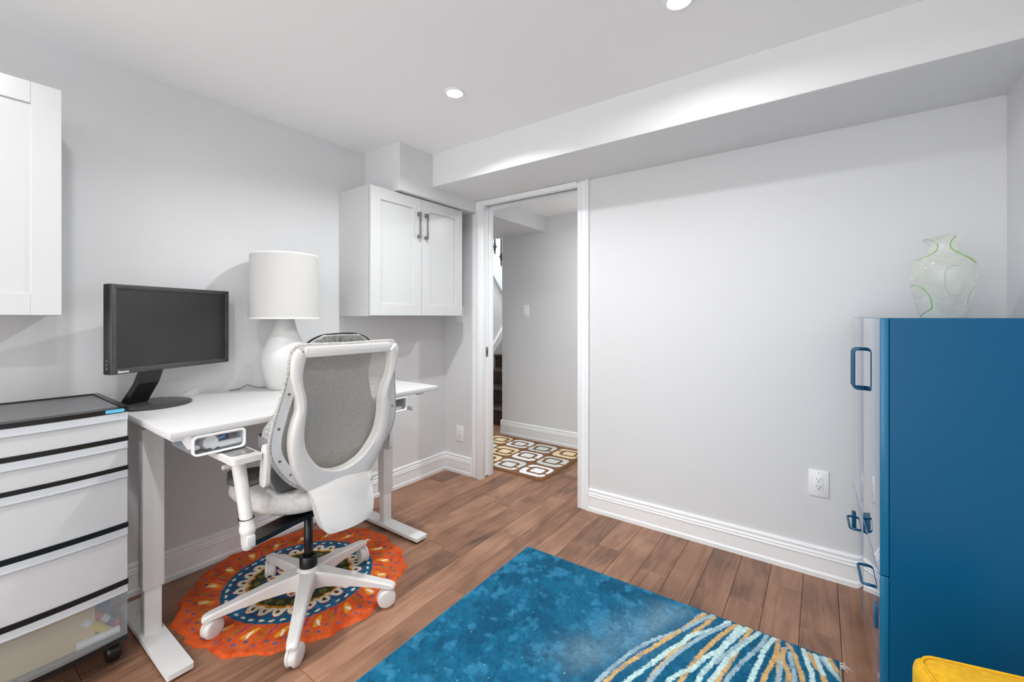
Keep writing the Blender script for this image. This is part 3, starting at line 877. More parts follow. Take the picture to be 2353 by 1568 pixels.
# ================================================================ OFFICE CHAIR
chair = thing('office_chair', 'white swivel office chair with grey mesh back seen from behind at the desk', 'chair', (-1.661, 0.914, 0), math.pi)
# --- base
obj('base_hub', lathe(NB(), [(0, 0.075), (0.040, 0.075), (0.045, 0.085), (0.047, 0.115), (0.043, 0.150), (0.036, 0.158), (0, 0.158)], 32), M_chairw, chair, auto=40)
obj('column_sleeve', lathe(NB(), [(0.033, 0.155), (0.033, 0.195), (0.030, 0.200), (0.020, 0.200)], 24), M_black, chair, auto=40)
obj('gas_column', cyl(NB(), (0, 0, 0.06), (0, 0, 0.42), 0.0165, n=20), M_black, chair, smooth=True)
obj('column_lower', cyl(NB(), (0, 0, 0.035), (0, 0, 0.16), 0.025, 0.028, n=20), M_blackm, chair, auto=40)
CR = 0.325
for kk in range(5):
    aw = math.radians(250.9 + 72 * kk) - math.pi      # local angle
    ca, sa = math.cos(aw), math.sin(aw)
    def pt(r, s, z): return (r * ca - s * sa, r * sa + s * ca, z)
    rings = []
    for r, hw, zt, zb in ((0.030, 0.034, 0.150, 0.082), (0.08, 0.027, 0.142, 0.090), (0.16, 0.023, 0.128, 0.090), (0.24, 0.0205, 0.112, 0.084), (0.300, 0.019, 0.100, 0.078), (0.328, 0.0185, 0.094, 0.074), (0.342, 0.0165, 0.088, 0.074), (0.347, 0.012, 0.083, 0.075)):
        c = 0.006
        rings.append([pt(r, -hw, zb), pt(r, hw, zb), pt(r, hw, zt - c), pt(r, hw - c, zt), pt(r, -hw + c, zt), pt(r, -hw, zt - c)])
    obj('base_leg', loft(NB(), rings), M_chairw, chair, auto=28)
    ang = aw + math.radians((35, -20, 28, 60, -30)[kk])    # swivel of the caster
    cs = bpy.data.objects.new('caster', None)
    hood = NB()
    cyl(hood, (0, 0, 0.056), (0, 0, 0.078), 0.0085, n=14)
    prism(hood, [(0.034 * math.cos(t) * 1.0 - 0.012, 0.034 + 0.034 * math.sin(t)) for t in [math.radians(-20 + 220 * i / 16) for i in range(17)]], 'y', -0.006, 0.006)
    cso = obj('caster', hood, M_chairw, chair, auto=40, loc=(CR * ca, CR * sa, 0.0), rot=(0, 0, ang))
    for s in (-1, 1):
        prof = [(0, 0.0195), (0.026, 0.0200), (0.031, 0.0185), (0.0345, 0.014), (0.0355, 0.008), (0.0345, 0.0065), (0, 0.0065)]
        wv = lathe(NB(), [(r, z * s) for r, z in prof], 32)
        obj('wheel', wv, M_chairw, cso, auto=40, loc=(-0.012, 0, 0.0357), rot=(math.radians(90), 0, 0))
# --- mechanism
bm = NB(); box(bm, -0.12, 0.12, -0.075, 0.075, 0.405, 0.440, bev=0.012); box(bm, -0.22, -0.08, -0.045, 0.045, 0.415, 0.450, bev=0.01); box(bm, -0.13, 0.17, -0.15, 0.15, 0.440, 0.454, bev=0.006)
obj('mechanism', bm, M_black, chair, auto=35)
# --- seat cushion (rounded superellipse with a waterfall front)
rings = []
def seat_ring(z, sc, dz_front=0.0):
    out = []
    N = 48
    for i in range(N):
        t = 2 * math.pi * i / N
        c, s = math.cos(t), math.sin(t)
        x = (0.248 if c > 0 else 0.232) * sc * abs(c) ** (0.5 if c > 0 else 0.95) * (1 if c > 0 else -1) + 0.012
        y = 0.234 * sc * abs(s) ** 0.62 * (1 if s > 0 else -1)
        drop = -0.040 * max(0, (x - 0.12) / 0.14) ** 2 + 0.012 * max(0, (-x - 0.12) / 0.14)
        rise = 0.006 * (y / 0.25) ** 2
        out.append((x, y, z + 0.013 + drop * 0.9 + rise))
    return out
for z, sc in ((0.447, 0.80), (0.442, 0.90), (0.446, 0.965), (0.458, 0.995), (0.474, 1.0), (0.490, 0.985), (0.502, 0.95), (0.509, 0.88), (0.512, 0.72), (0.510, 0.5), (0.507, 0.25)):
    rings.append(seat_ring(z, sc))
obj('seat', loft(NB(), rings), M_seat, chair, smooth=True)
obj('seat_seam', tube(NB(), [(-0.150, 0.184, z) for z in (0.462, 0.475, 0.49, 0.502)], 0.0012, 5), mat('seam_grey', (165, 163, 160), 0.9), chair)

# --- back
def rear_fx(z): return -0.240 - (z - 0.62) * 0.143
def ring_fx(z): return -0.186 - (z - 0.55) * 0.196
ST = [((0.196, 1.046), (0.166, 1.018)), ((0.2075, 1.025), (0.170, 1.000)), ((0.210, 0.990), (0.173, 0.975)), ((0.206, 0.953), (0.174, 0.950)), ((0.196, 0.918), (0.167, 0.915)), ((0.185, 0.880), (0.156, 0.880)),
      ((0.180, 0.840), (0.151, 0.842)), ((0.188, 0.803), (0.153, 0.803)), ((0.194, 0.760), (0.154, 0.765)), ((0.193, 0.715), (0.150, 0.725)), ((0.184, 0.668), (0.138, 0.688)),
      ((0.168, 0.622), (0.112, 0.648)), ((0.148, 0.580), (0.082, 0.618)), ((0.116, 0.540), (0.050, 0.602)), ((0.065, 0.508), (0.022, 0.594)), ((0.0, 0.496), (0.0, 0.592))]
def smooth_pairs(S, k=3):
    o = catmull([(a[0], a[1], 0) for a, b in S], k); i = catmull([(b[0], b[1], 0) for a, b in S], k)
    return [((p.x, p.y), (q.x, q.y)) for p, q in zip(o, i)]
SP = smooth_pairs(ST)
full = [((-a[0], a[1]), (-b[0], b[1])) for a, b in SP] + [(a, b) for a, b in SP[::-1][1:]]
def frame_ring(a, b, fx, dep, c=0.004):
    # a outer, b inner; rounded rectangular section in the (outer->inner, depth) plane
    A = Vector((0, a[0], a[1])); B = Vector((0, b[0], b[1])); d = (B - A); L_ = d.length; d.normalize()
    fa, fb = fx(a[1]), fx(b[1])
    def P(s, e):
        f = fa + (fb - fa) * (s / L_)
        q = A + d * s
        return (f + e, q.y, q.z)
    return [P(c, 0.0), P(0, c), P(0, dep), P(L_, dep), P(L_, c * 1.5), P(L_ - c * 1.5, 0.0), P(L_ * .5, -0.0035)]
rings = [frame_ring(a, b, rear_fx, 0.040 - 0.012 * max(0, min(1, (a[1] - 0.80) / 0.2))) for a, b in full]
obj('back_frame', loft(NB(), rings), M_chairw, chair, auto=38)
bm = NB()
zc_, fxb = 1.034, rear_fx(1.034)
box(bm, fxb + 0.004, fxb + 0.022, -0.170, 0.170, 1.016, 1.050, bev=0.003)
obj('top_bar', bm, M_chairw, chair, auto=35)
bm = NB(); box(bm, fxb + 0.0030, fxb + 0.0045, -0.095, -0.088, 1.028, 1.035, bev=0.0005); box(bm, fxb + 0.0030, fxb + 0.0045, -0.075, -0.030, 1.031, 1.0325)
obj('moulded_mark', bm, M_chairg, chair)
# spine / tail below the U
rings = []
for z, hw, f0_, dep in ((0.590, 0.070, -0.212, 0.014), (0.568, 0.112, -0.216, 0.020), (0.548, 0.124, -0.230, 0.030), (0.525, 0.118, -0.246, 0.040), (0.50, 0.113, -0.257, 0.046), (0.475, 0.110, -0.266, 0.048), (0.45, 0.107, -0.274, 0.048), (0.425, 0.101, -0.280, 0.046), (0.408, 0.092, -0.284, 0.043), (0.398, 0.078, -0.286, 0.040)):
    N = 9; r = []
    for i in range(N):
        u = -1 + 2 * i / (N - 1)
        r.append((f0_ - 0.014 * (1 - u * u), hw * u, z))
    for i in range(N):
        u = 1 - 2 * i / (N - 1)
        r.append((f0_ + dep - 0.006 * (1 - u * u), hw * u * 0.96, z))
    rings.append(r)
obj('back_spine', loft(NB(), rings), M_chairw, chair, auto=42)
bm = NB(); cyl(bm, (-0.245, -0.105, 0.535), (-0.245, -0.142, 0.535), 0.014, 0.008, n=16)
obj('tilt_knob', bm, M_chairw, chair, auto=40)
obj('recline_arm', box(NB(), -0.225, -0.05, -0.035, 0.035, 0.44, 0.465, bev=0.006), M_blackm, chair, auto=35)
# mesh frame in front of the spine frame
RO = [(0.0, 1.052), (0.10, 1.054), (0.175, 1.054), (0.197, 1.046), (0.204, 1.020), (0.207, 0.985), (0.211, 0.950), (0.218, 0.900), (0.228, 0.856), (0.238, 0.803), (0.244, 0.757), (0.243, 0.716), (0.232, 0.678), (0.210, 0.640), (0.183, 0.604), (0.146, 0.567), (0.098, 0.538), (0.048, 0.520), (0.0, 0.514)]
RO = [(p.x, p.y) for p in catmull([(a, b, 0) for a, b in RO], 3)]
def inward(pts, dist):
    out = []
    for i, p in enumerate(pts):
        a = pts[max(i - 1, 0)]; b = pts[min(i + 1, len(pts) - 1)]
        t = Vector((b[0] - a[0], b[1] - a[1])).normalized()
        n = Vector((t.y, -t.x))
        dd = dist(p[1]) if callable(dist) else dist
        if i == 0: n = Vector((0, -1))
        if i == len(pts) - 1: n = Vector((0, 1))
        out.append((max(0.0, p[0] + n.x * dd), p[1] + n.y * dd))
    return out
RI = inward(RO, lambda z: 0.030 if z < 1.0 else 0.016)
sidepts = list(zip(RO, RI))
fullr = [((-a[0], a[1]), (-b[0], b[1])) for a, b in sidepts][::-1] + sidepts[1:-1]
def ring_section(a, b):
    fa, fb = ring_fx(a[1]), ring_fx(b[1]); th = 0.010
    return [(fa, a[0], a[1]), (fa + th, a[0], a[1]), (fb + th, b[0], b[1]), (fb, b[0], b[1])]
mf = obj('mesh_frame', loft(NB(), [ring_section(a, b) for a, b in fullr], closed_path=True), M_chairg, chair, auto=35)
for s in (-1, 1):
    for z in (0.905, 0.79, 0.665, 0.60):
        j = min(range(len(RO)), key=lambda q: abs(RO[q][1] - z) + (0 if RO[q][0] > 0.05 else 9))
        yy = s * (RO[j][0] * 0.55 + RI[j][0] * 0.45); zz = RO[j][1] * 0.55 + RI[j][1] * 0.45
        bm = NB(); cyl(bm, (ring_fx(zz) - 0.0012, yy, zz), (ring_fx(zz) + 0.002, yy, zz), 0.0042, n=14)
        obj('screw', bm, M_nickel, mf, auto=40)
M_knit = mat('grey_knit_binding', (178, 176, 172), 0.9, bump=0.9, bump_scale=420, mottle=0.22, mottle_scale=260)
obj('edge_binding', tube(NB(), [(ring_fx(a[1]) + 0.008, a[0] * 1.015, 0.785 + (a[1] - 0.785) * 1.008) for a, b in fullr], 0.0068, 8, closed=True), M_knit, chair, smooth=True)
# mesh fabric
def mesh_mat():
    m = bpy.data.materials.new('grey_mesh_fabric'); m.use_nodes = True
    nt = m.node_tree; L = nt.links.new; b = nt.nodes['Principled BSDF']; out = nt.nodes['Material Output']
    b.inputs['Base Color'].default_value = lin4((186, 182, 176)); b.inputs['Roughness'].default_value = 0.9
    tc = nt.nodes.new('ShaderNodeTexCoord')
    sx = nt.nodes.new('ShaderNodeSeparateXYZ'); L(tc.outputs['Object'], sx.inputs[0])
    def sine(src, k, ph=None):
        a = nt.nodes.new('ShaderNodeMath'); a.operation = 'MULTIPLY'; a.inputs[1].default_value = k; L(src, a.inputs[0])
        o = a.outputs[0]
        if ph is not None:
            p = nt.nodes.new('ShaderNodeMath'); p.operation = 'ADD'; L(o, p.inputs[0]); L(ph, p.inputs[1]); o = p.outputs[0]
        s = nt.nodes.new('ShaderNodeMath'); s.operation = 'SINE'; L(o, s.inputs[0]); return s.outputs[0]
    per = 2 * math.pi / 0.0056
    sz = sine(sx.outputs['Z'], per)
    # brick-like offset of every second row
    half = nt.nodes.new('ShaderNodeMath'); half.operation = 'MULTIPLY'; half.inputs[1].default_value = per / (2 * math.pi); L(sx.outputs['Z'], half.inputs[0])
    fl = nt.nodes.new('ShaderNodeMath'); fl.operation = 'FLOOR'; L(half.outputs[0], fl.inputs[0])
    ph = nt.nodes.new('ShaderNodeMath'); ph.operation = 'MULTIPLY'; ph.inputs[1].default_value = math.pi; L(fl.outputs[0], ph.inputs[0])
    sy = sine(sx.outputs['Y'], 2 * math.pi / 0.0048, ph.outputs[0])
    pr = nt.nodes.new('ShaderNodeMath'); pr.operation = 'ADD'; L(sz, pr.inputs[0]); L(sy, pr.inputs[1])
    gt = nt.nodes.new('ShaderNodeMath'); gt.operation = 'GREATER_THAN'; gt.inputs[1].default_value = 0.55; L(pr.outputs[0], gt.inputs[0])
    tr = nt.nodes.new('ShaderNodeBsdfTransparent')
    mx = nt.nodes.new('ShaderNodeMixShader'); L(gt.outputs[0], mx.inputs[0]); L(b.outputs[0], mx.inputs[1]); L(tr.outputs[0], mx.inputs[2])
    L(mx.outputs[0], out.inputs['Surface'])
    return m
M_mesh = mesh_mat()
halfw = {}
zs_ = [0.520 + (1.048 - 0.520) * i / 40 for i in range(41)]
def width_at(z):
    best = 0
    for (a, b), (c, d) in zip(RO[:-1], RO[1:]):
        if (b - z) * (d - z) <= 0 and abs(b - d) > 1e-9:
            best = max(best, a + (c - a) * (z - b) / (d - b))
    return best
bm = NB(); R = []
for z in zs_:
    wv = width_at(z) - 0.006
    R.append([(ring_fx(z) + 0.006 + 0.028 * (1 - (2 * i / 24 - 1) ** 2) * math.sin(math.pi * (z - 0.51) / 0.56), wv * (2 * i / 24 - 1), z) for i in range(25)])
loft(bm, R, closed_ring=False, cap=False)
obj('mesh_panel', bm, M_mesh, chair, smooth=True)
# lumbar adjuster paddles either side of the mesh frame
for s in (-1, 1):
    bm = NB()
    rings = []
    for z, hw in ((0.592, 0.010), (0.597, 0.018), (0.61, 0.0225), (0.66, 0.0215), (0.715, 0.018), (0.728, 0.013), (0.733, 0.006)):
        yc = s * (0.246 - 0.10 * (z - 0.66) * 0 )
        xo = -0.175 - (z - 0.60) * 0.10
        rings.append([(xo - hw, yc - 0.007, z), (xo + hw, yc - 0.007, z), (xo + hw + 0.002, yc, z), (xo + hw, yc + 0.007, z), (xo - hw, yc + 0.007, z), (xo - hw - 0.002, yc, z)])
    obj('lumbar_paddle', loft(NB(), rings), M_chairw, chair, auto=50)
# --- arms
for s, AF, AY in ((1, 0.0, 0.300), (-1, 0.150, 0.222)):
    y = AY * s
    br = NB()
    pts = [(-0.14 + AF, 0.05 * s, 0.440), (-0.150 + AF, AY * 0.5 * s, 0.437), (-0.165 + AF, AY * 0.85 * s, 0.432), (-0.172 + AF, AY * s, 0.432)]
    loft(br, [[(p[0] - 0.036, p[1], p[2] - 0.008), (p[0] + 0.036, p[1], p[2] - 0.008), (p[0] + 0.036, p[1], p[2] + 0.008), (p[0] - 0.036, p[1], p[2] + 0.008)] for p in pts])
    obj('arm_bracket', br, M_black, chair, auto=30)
    post = NB()
    rg = []
    for f, z, a_, b_ in ((-0.182, 0.470, 0.0200, 0.0165), (-0.172, 0.505, 0.0215, 0.0180), (-0.160, 0.545, 0.0220, 0.0185), (-0.145, 0.590, 0.0225, 0.0190), (-0.125, 0.645, 0.0240, 0.0200), (-0.110, 0.688, 0.0260, 0.0210)):
        rg.append([(f + AF + a_ * math.cos(t), y + b_ * math.sin(t), z) for t in [2 * math.pi * i / 20 for i in range(20)]])
    pst = obj('armrest_post', loft(post, rg), M_chairw, chair, auto=40)
    sl = NB(); rg = []
    for f, z, a_, b_ in ((-0.184, 0.412, 0.012, 0.012), (-0.184, 0.418, 0.019, 0.017), (-0.184, 0.440, 0.0215, 0.019), (-0.183, 0.462, 0.0225, 0.0195), (-0.182, 0.468, 0.0255, 0.0225), (-0.180, 0.482, 0.0255, 0.0225), (-0.179, 0.486, 0.0225, 0.0195), (-0.172, 0.506, 0.0232, 0.0195)):
        rg.append([(f + AF + a_ * math.cos(t), y + b_ * math.sin(t), z) for t in [2 * math.pi * i / 20 for i in range(20)]])
    obj('post_sleeve', loft(sl, rg), M_chairw, pst, auto=40)
    obj('height_lever', box(NB(), AF - 0.212, AF - 0.196, y - 0.013, y + 0.013, 0.425, 0.462, bev=0.005), M_chairw, pst, auto=40)
    obj('seam_ring', lathe(NB(), [(0.0, 0.5065), (0.0233, 0.5065), (0.0233, 0.508), (0.0, 0.508)], 20, AF - 0.1715, y), M_slot, pst)
    pl = NB()
    prism(pl, rrect(AF - 0.190, AF + 0.010, y - 0.046, y + 0.046, 0.014), 'z', 0.688, 0.706)
    plo = obj('armrest_plate', pl, M_chairw, chair, auto=35)
    obj('worn_patch', prism(NB(), rrect(AF - 0.150, AF + 0.004, y - 0.040, y + 0.034, 0.018), 'z', 0.7062, 0.7070), mat('grey_adhesive_patch', (120, 120, 120), 0.18, mottle=0.12, mottle_scale=40), plo)
    bm = NB(); cyl(bm, (AF - 0.112, y + s * 0.02, 0.668), (AF - 0.112, y + s * 0.045, 0.668), 0.0085, 0.007, n=14)
    obj('arm_button', bm, mat('button_cream', (205, 200, 190), 0.3), plo, auto=40)

# ================================================================ BAG ON THE CHAIR (chair-local helper)
bag = thing('backpack', 'grey felt backpack with dark base standing on the office chair seat', 'backpack', (-1.661, 0.914, 0.524), math.pi)
def interp(tab, z):
    for (a, va), (b, vb) in zip(tab[:-1], tab[1:]):
        if a <= z <= b:
            t = (z - a) / (b - a); return va + (vb - va) * t
    return tab[-1][1] if z > tab[-1][0] else tab[0][1]
FRONT = [(0.0, -0.030), (0.10, -0.025), (0.20, -0.060), (0.25, -0.090), (0.30, -0.098), (0.36, -0.125), (0.42, -0.155), (0.50, -0.185), (0.535, -0.198), (0.562, -0.210)]
WID = [(0.0, 0.170), (0.06, 0.196), (0.18, 0.224), (0.24, 0.222), (0.29, 0.192), (0.39, 0.148), (0.46, 0.146), (0.51, 0.142), (0.54, 0.118), (0.562, 0.070)]
BACK = [(0.0, -0.125), (0.10, -0.140), (0.40, -0.196), (0.562, -0.238)]
def bag_ring(z, shrink=0.0, fr=None, bk=None):
    f = interp(FRONT, z) if fr is None else fr(z); b_ = interp(BACK, z) if bk is None else bk(z); wv = interp(WID, z) - shrink
    c = (f + b_) / 2; h = (f - b_) / 2 - shrink
    N = 36; out = []
    for i in range(N):
        t = 2 * math.pi * i / N; cc, ss = math.cos(t), math.sin(t)
        out.append((c + h * abs(cc) ** 0.5 * (1 if cc > 0 else -1), wv * abs(ss) ** 0.5 * (1 if ss > 0 else -1), z))
    return out
zz_ = [0.0, 0.012, 0.04, 0.09, 0.14, 0.19, 0.24, 0.265, 0.29, 0.32, 0.36, 0.40, 0.44, 0.48, 0.51, 0.53, 0.545, 0.556, 0.562]
rings = [bag_ring(z, 0.02 if z < 0.005 else (0.006 if z < 0.02 else 0)) for z in zz_]
obj('body', loft(NB(), rings), M_felt, bag, smooth=True)
obj('base_panel', loft(NB(), [bag_ring(z, -0.002 if z > 0.005 else 0.012, lambda q: -0.090) for z in (0.001, 0.012, 0.04, 0.075, 0.10)]), M_dfelt, bag, smooth=True)
# back panel with black piping, facing the chair mesh
bp_ = [(0.0, 0.150), (0.03, 0.176), (0.20, 0.206), (0.28, 0.180), (0.38, 0.146), (0.46, 0.144), (0.51, 0.138), (0.538, 0.114), (0.556, 0.068), (0.560, 0.02)]
pp = [(interp(BACK, z) + 0.012, w_, z + 0.006) for z, w_ in bp_]
pp = pp + [(x, -y, z) for x, y, z in pp[::-1]]
obj('piping', tube(NB(), catmull(pp, 4), 0.0032, 7), M_black, bag, smooth=True)
obj('back_panel', loft(NB(), [bag_ring(z, 0.012, lambda q: interp(BACK, q) + 0.02, lambda q: interp(BACK, q) - 0.006) for z in (0.03, 0.12, 0.22, 0.29, 0.36, 0.42, 0.48, 0.52, 0.55)]), M_strap, bag, smooth=True)
for s in (1, -1):
    bm = NB()
    loft(bm, [[(x, s * (wv + 0.0015), z0_), (x, s * (wv + 0.005), z0_), (x, s * (wv + 0.005), z0_ + 0.038), (x, s * (wv + 0.0015), z0_ + 0.038)] for x, wv, z0_ in ((-0.165, 0.205, 0.172), (-0.13, 0.222, 0.174), (-0.09, 0.223, 0.175), (-0.06, 0.212, 0.176), (-0.040, 0.180, 0.177))])
    obj('side_strap', bm, M_strap, bag)
obj('stitched_seam', tube(NB(), [(interp(BACK, z) - 0.007, 0.012, z) for z in (0.51, 0.525, 0.538, 0.548)], 0.0022, 6), M_dfelt, bag)

# dark things on the front of the seat
dm = [(-0.13, -0.05, 0.0), (0.0, -0.10, 0.0), (0.10, -0.09, 0.0), (0.11, 0.07, 0.0), (-0.05, 0.09, 0.0)]
M_dark = mat('charcoal_cloth', (84, 82, 80), 0.8, mottle=0.25, mottle_scale=30)
bm = NB(); rg = []
for z, sc in ((0.0, 0.95), (0.004, 1.0), (0.012, 0.98), (0.020, 0.86), (0.022, 0.6)):
    rg.append([(x * sc, y * sc, z + 0.004 * math.sin(9 * x) * sc) for x, y, _ in dm])
loft(bm, rg)
one('folded_cloth', bm, M_dark, 'dark grey folded cloth lying on the front of the chair seat', 'cloth', (-1.800, 0.775, 0.521), auto=50)
# ================================================================ ROUND ORANGE RUG
M_pile = pile_mat('rug_pile')
RX, RY, RR = -1.858, 0.990, 0.434
def L3(c): return np.array(lin(c))
def orange_rug():
    nr, nt_ = 150, 720
    r = np.concatenate([np.linspace(0.002, 1.0, nr), [1.012]])[:, None]
    th = np.linspace(0, 2 * np.pi, nt_, endpoint=False)[None, :]
    edge = RR + 0.0075 * np.sin(17 * th + 0.6) + 0.006 * np.sin(7 * th + 1.7) + 0.003 * np.sin(41 * th)
    rad = r * edge
    X = rad * np.cos(th); Y = rad * np.sin(th)
    n1 = fbm(X * 30, Y * 30, 3, 4); n2 = fbm(X * 140, Y * 140, 9, 3); n3 = fbm(X * 9, Y * 9, 21, 3)
    # jitter for hand-tufted outlines
    jr = rad + 0.010 * (fbm(X * 60, Y * 60, 33, 2) - 0.5); jt = th + 0.03 * (fbm(X * 55, Y * 55, 44, 2) - 0.5) / np.maximum(rad / 0.3, 0.2)
    C = np.zeros(X.shape + (3,)) + L3((212, 90, 40))
    C = mix(C, L3((184, 66, 30)), smoothstep(0.5, 0.75, n1) * 0.8)
    C = mix(C, L3((230, 120, 66)), smoothstep(0.55, 0.8, n3) * 0.6)
    def spots(C, radius, count, phase, lr, lt, color, tw=0.0):
        a = (jt * count / (2 * np.pi) + phase)
        da = (a - np.round(a)) * (2 * np.pi / count) * radius
        dr = jr - radius
        d = ((da + tw * dr) / lt) ** 2 + (dr / lr) ** 2
        return mix(C, L3(color), 1 - smoothstep(0.7, 1.2, d))
    # streaks in the orange field
    for rad_, cnt, ph, lr, lt, c in ((0.345, 19, 0.0, 0.030, 0.014, (232, 158, 44)), (0.325, 19, 0.33, 0.028, 0.0045, (150, 60, 110)), (0.350, 19, 0.55, 0.026, 0.005, (150, 124, 40)), (0.325, 38, 0.2, 0.018, 0.004, (176, 96, 30))):
        C = spots(C, rad_, cnt, ph, lr, lt, c, 0.5)
    C = spots(C, 0.352, 19, 0.0, 0.019, 0.0062, (244, 232, 212))
    C = spots(C, 0.402, 36, 0.0, 0.0062, 0.0085, (92, 94, 140))
    C = spots(C, 0.382, 36, 0.5, 0.0062, 0.0085, (74, 88, 120))
    # inner field
    inner = 1 - smoothstep(0.296, 0.301, jr)
    I = np.zeros_like(C) + L3((24, 88, 122))
    I = mix(I, L3((40, 116, 170)), smoothstep(0.5, 0.7, n1) * 0.7)
    I = spots(I, 0.279, 44, 0.0, 0.0058, 0.0115, (232, 224, 204))
    # scalloped white petals with brown hearts
    pet = np.abs(np.sin(jt * 26 / 2))
    pl = 0.212 + 0.042 * pet ** 0.6
    I = mix(I, L3((120, 50, 96)), ((jr < pl + 0.007)).astype(float))
    I = mix(I, L3((236, 226, 202)), (jr < pl).astype(float))
    I = spots(I, 0.228, 26, 0.5, 0.0095, 0.0075, (72, 44, 24))
    I = mix(I, L3((214, 140, 34)), (jr < 0.202 + 0.010 * pet).astype(float))
    I = mix(I, L3((60, 66, 36)), (jr < 0.192 + 0.008 * pet).astype(float))
    I = spots(I, 0.172, 20, 0.0, 0.013, 0.016, (120, 118, 40))
    I = spots(I, 0.172, 20, 0.0, 0.005, 0.007, (24, 84, 120))
    I = mix(I, L3((28, 80, 108)), (jr < 0.152).astype(float))
    pet2 = np.abs(np.sin(jt * 12 / 2))
    I = mix(I, L3((118, 48, 92)), (jr < 0.100 + 0.048 * pet2).astype(float))
    I = mix(I, L3((234, 222, 198)), (jr < 0.094 + 0.046 * pet2).astype(float))
    I = spots(I, 0.112, 12, 0.5, 0.018, 0.008, (190, 84, 36))
    I = spots(I, 0.070, 12, 0.0, 0.012, 0.007, (206, 140, 50))
    I = mix(I, L3((120, 118, 40)), (jr < 0.056).astype(float))
    I = mix(I, L3((28, 84, 118)), (jr < 0.036).astype(float))
    C = mix(C, I, inner)
    C = C * (0.84 + 0.32 * n2)[..., None]
    Z = 0.0070 + 0.0026 * (n2 - 0.5) + 0.0035 * (n1 - 0.5)
    Z = Z * np.ones_like(X)
    Z[-2, :] = 0.0055; Z[-1, :] = 0.0003
    # low ripple of the curled rim
    Z[:-2] += 0.0045 * (smoothstep(0.90, 0.99, r)[:-2]) * (0.5 + 0.5 * np.sin(11 * th + 1.0))
    o = grid_mesh('round_rug', X, Y, Z, C, M_pile, closed_u=True)
    o.location = (RX, RY, 0)
    tag(o, 'round orange tufted rug with blue and white floral centre under the office chair', 'rug')
orange_rug()

# ================================================================ BLUE RUG
STRIPES = [
 ('g', [(-0.365, 1.757), (-0.411, 1.617), (-0.480, 1.506), (-0.527, 1.391), (-0.567, 1.234), (-0.60, 1.05), (-0.62, 0.8)]),
 ('o', [(-0.359, 1.758), (-0.411, 1.617), (-0.460, 1.495), (-0.515, 1.358), (-0.543, 1.256), (-0.57, 1.05), (-0.58, 0.8)]),
 ('o', [(-0.326, 1.758), (-0.370, 1.626), (-0.398, 1.520), (-0.415, 1.447), (-0.435, 1.334), (-0.46, 1.1), (-0.47, 0.8)]),
 ('w', [(-0.277, 1.764), (-0.311, 1.696), (-0.374, 1.609), (-0.392, 1.557), (-0.420, 1.492), (-0.460, 1.375), (-0.492, 1.288), (-0.53, 1.1), (-0.55, 0.8)]),
 ('g', [(-0.332, 1.769), (-0.370, 1.697), (-0.408, 1.619)]),
 ('g', [(-0.274, 1.751), (-0.327, 1.657), (-0.384, 1.524), (-0.42, 1.40), (-0.45, 1.25)]),
 ('o', [(-0.253, 1.759), (-0.288, 1.671), (-0.320, 1.570), (-0.338, 1.486), (-0.354, 1.392), (-0.38, 1.15), (-0.39, 0.8)]),
 ('w', [(-0.238, 1.762), (-0.262, 1.670), (-0.281, 1.592), (-0.308, 1.543), (-0.334, 1.466), (-0.385, 1.365), (-0.41, 1.15), (-0.43, 0.8)]),
 ('w', [(-0.217, 1.771), (-0.251, 1.671), (-0.275, 1.597), (-0.287, 1.528), (-0.310, 1.424), (-0.33, 1.15), (-0.34, 0.8)]),
 ('o', [(-0.205, 1.765), (-0.219, 1.701), (-0.231, 1.634), (-0.239, 1.569), (-0.260, 1.455), (-0.28, 1.2), (-0.29, 0.8)]),
 ('w', [(-0.180, 1.763), (-0.210, 1.687), (-0.241, 1.603), (-0.266, 1.504), (-0.285, 1.40)]),
 ('g', [(-0.210, 1.70), (-0.255, 1.60), (-0.280, 1.53)]),
 ('g', [(-0.155, 1.760), (-0.172, 1.689), (-0.205, 1.593), (-0.238, 1.476), (-0.26, 1.30)]),
 ('w', [(-0.134, 1.762), (-0.153, 1.697), (-0.162, 1.624), (-0.177, 1.520), (-0.20, 1.30)]),
 ('o', [(-0.120, 1.765), (-0.120, 1.714), (-0.130, 1.630), (-0.145, 1.543), (-0.16, 1.30)]),
 ('o', [(-0.121, 1.720), (-0.114, 1.665), (-0.107, 1.570), (-0.11, 1.35)]),
 ('g', [(-0.098, 1.736), (-0.106, 1.647), (-0.107, 1.570), (-0.13, 1.35)]),
 ('o', [(-0.101, 1.728), (-0.101, 1.674), (-0.086, 1.628), (-0.081, 1.589), (-0.08, 1.35)]),
 ('o', [(-0.093, 1.759), (-0.071, 1.719), (-0.057, 1.660), (-0.046, 1.609), (-0.04, 1.35)]),
 ('g', [(-0.084, 1.721), (-0.075, 1.658), (-0.066, 1.600), (-0.06, 1.35)]),
 ('w', [(-0.047, 1.761), (-0.033, 1.700), (-0.020, 1.633), (-0.01, 1.40)]),
 ('o', [(-0.031, 1.754), (-0.012, 1.698), (0.009, 1.654), (0.02, 1.45)]),
 ('w', [(-0.015, 1.759), (0.000, 1.701), (0.006, 1.678)]),
 ('g', [(0.000, 1.759), (0.024, 1.713), (0.047, 1.681)]),
 ('w', [(0.013, 1.762), (0.027, 1.721), (0.052, 1.680)]),
 ('o', [(0.025, 1.765), (0.039, 1.729), (0.056, 1.709)]),
]
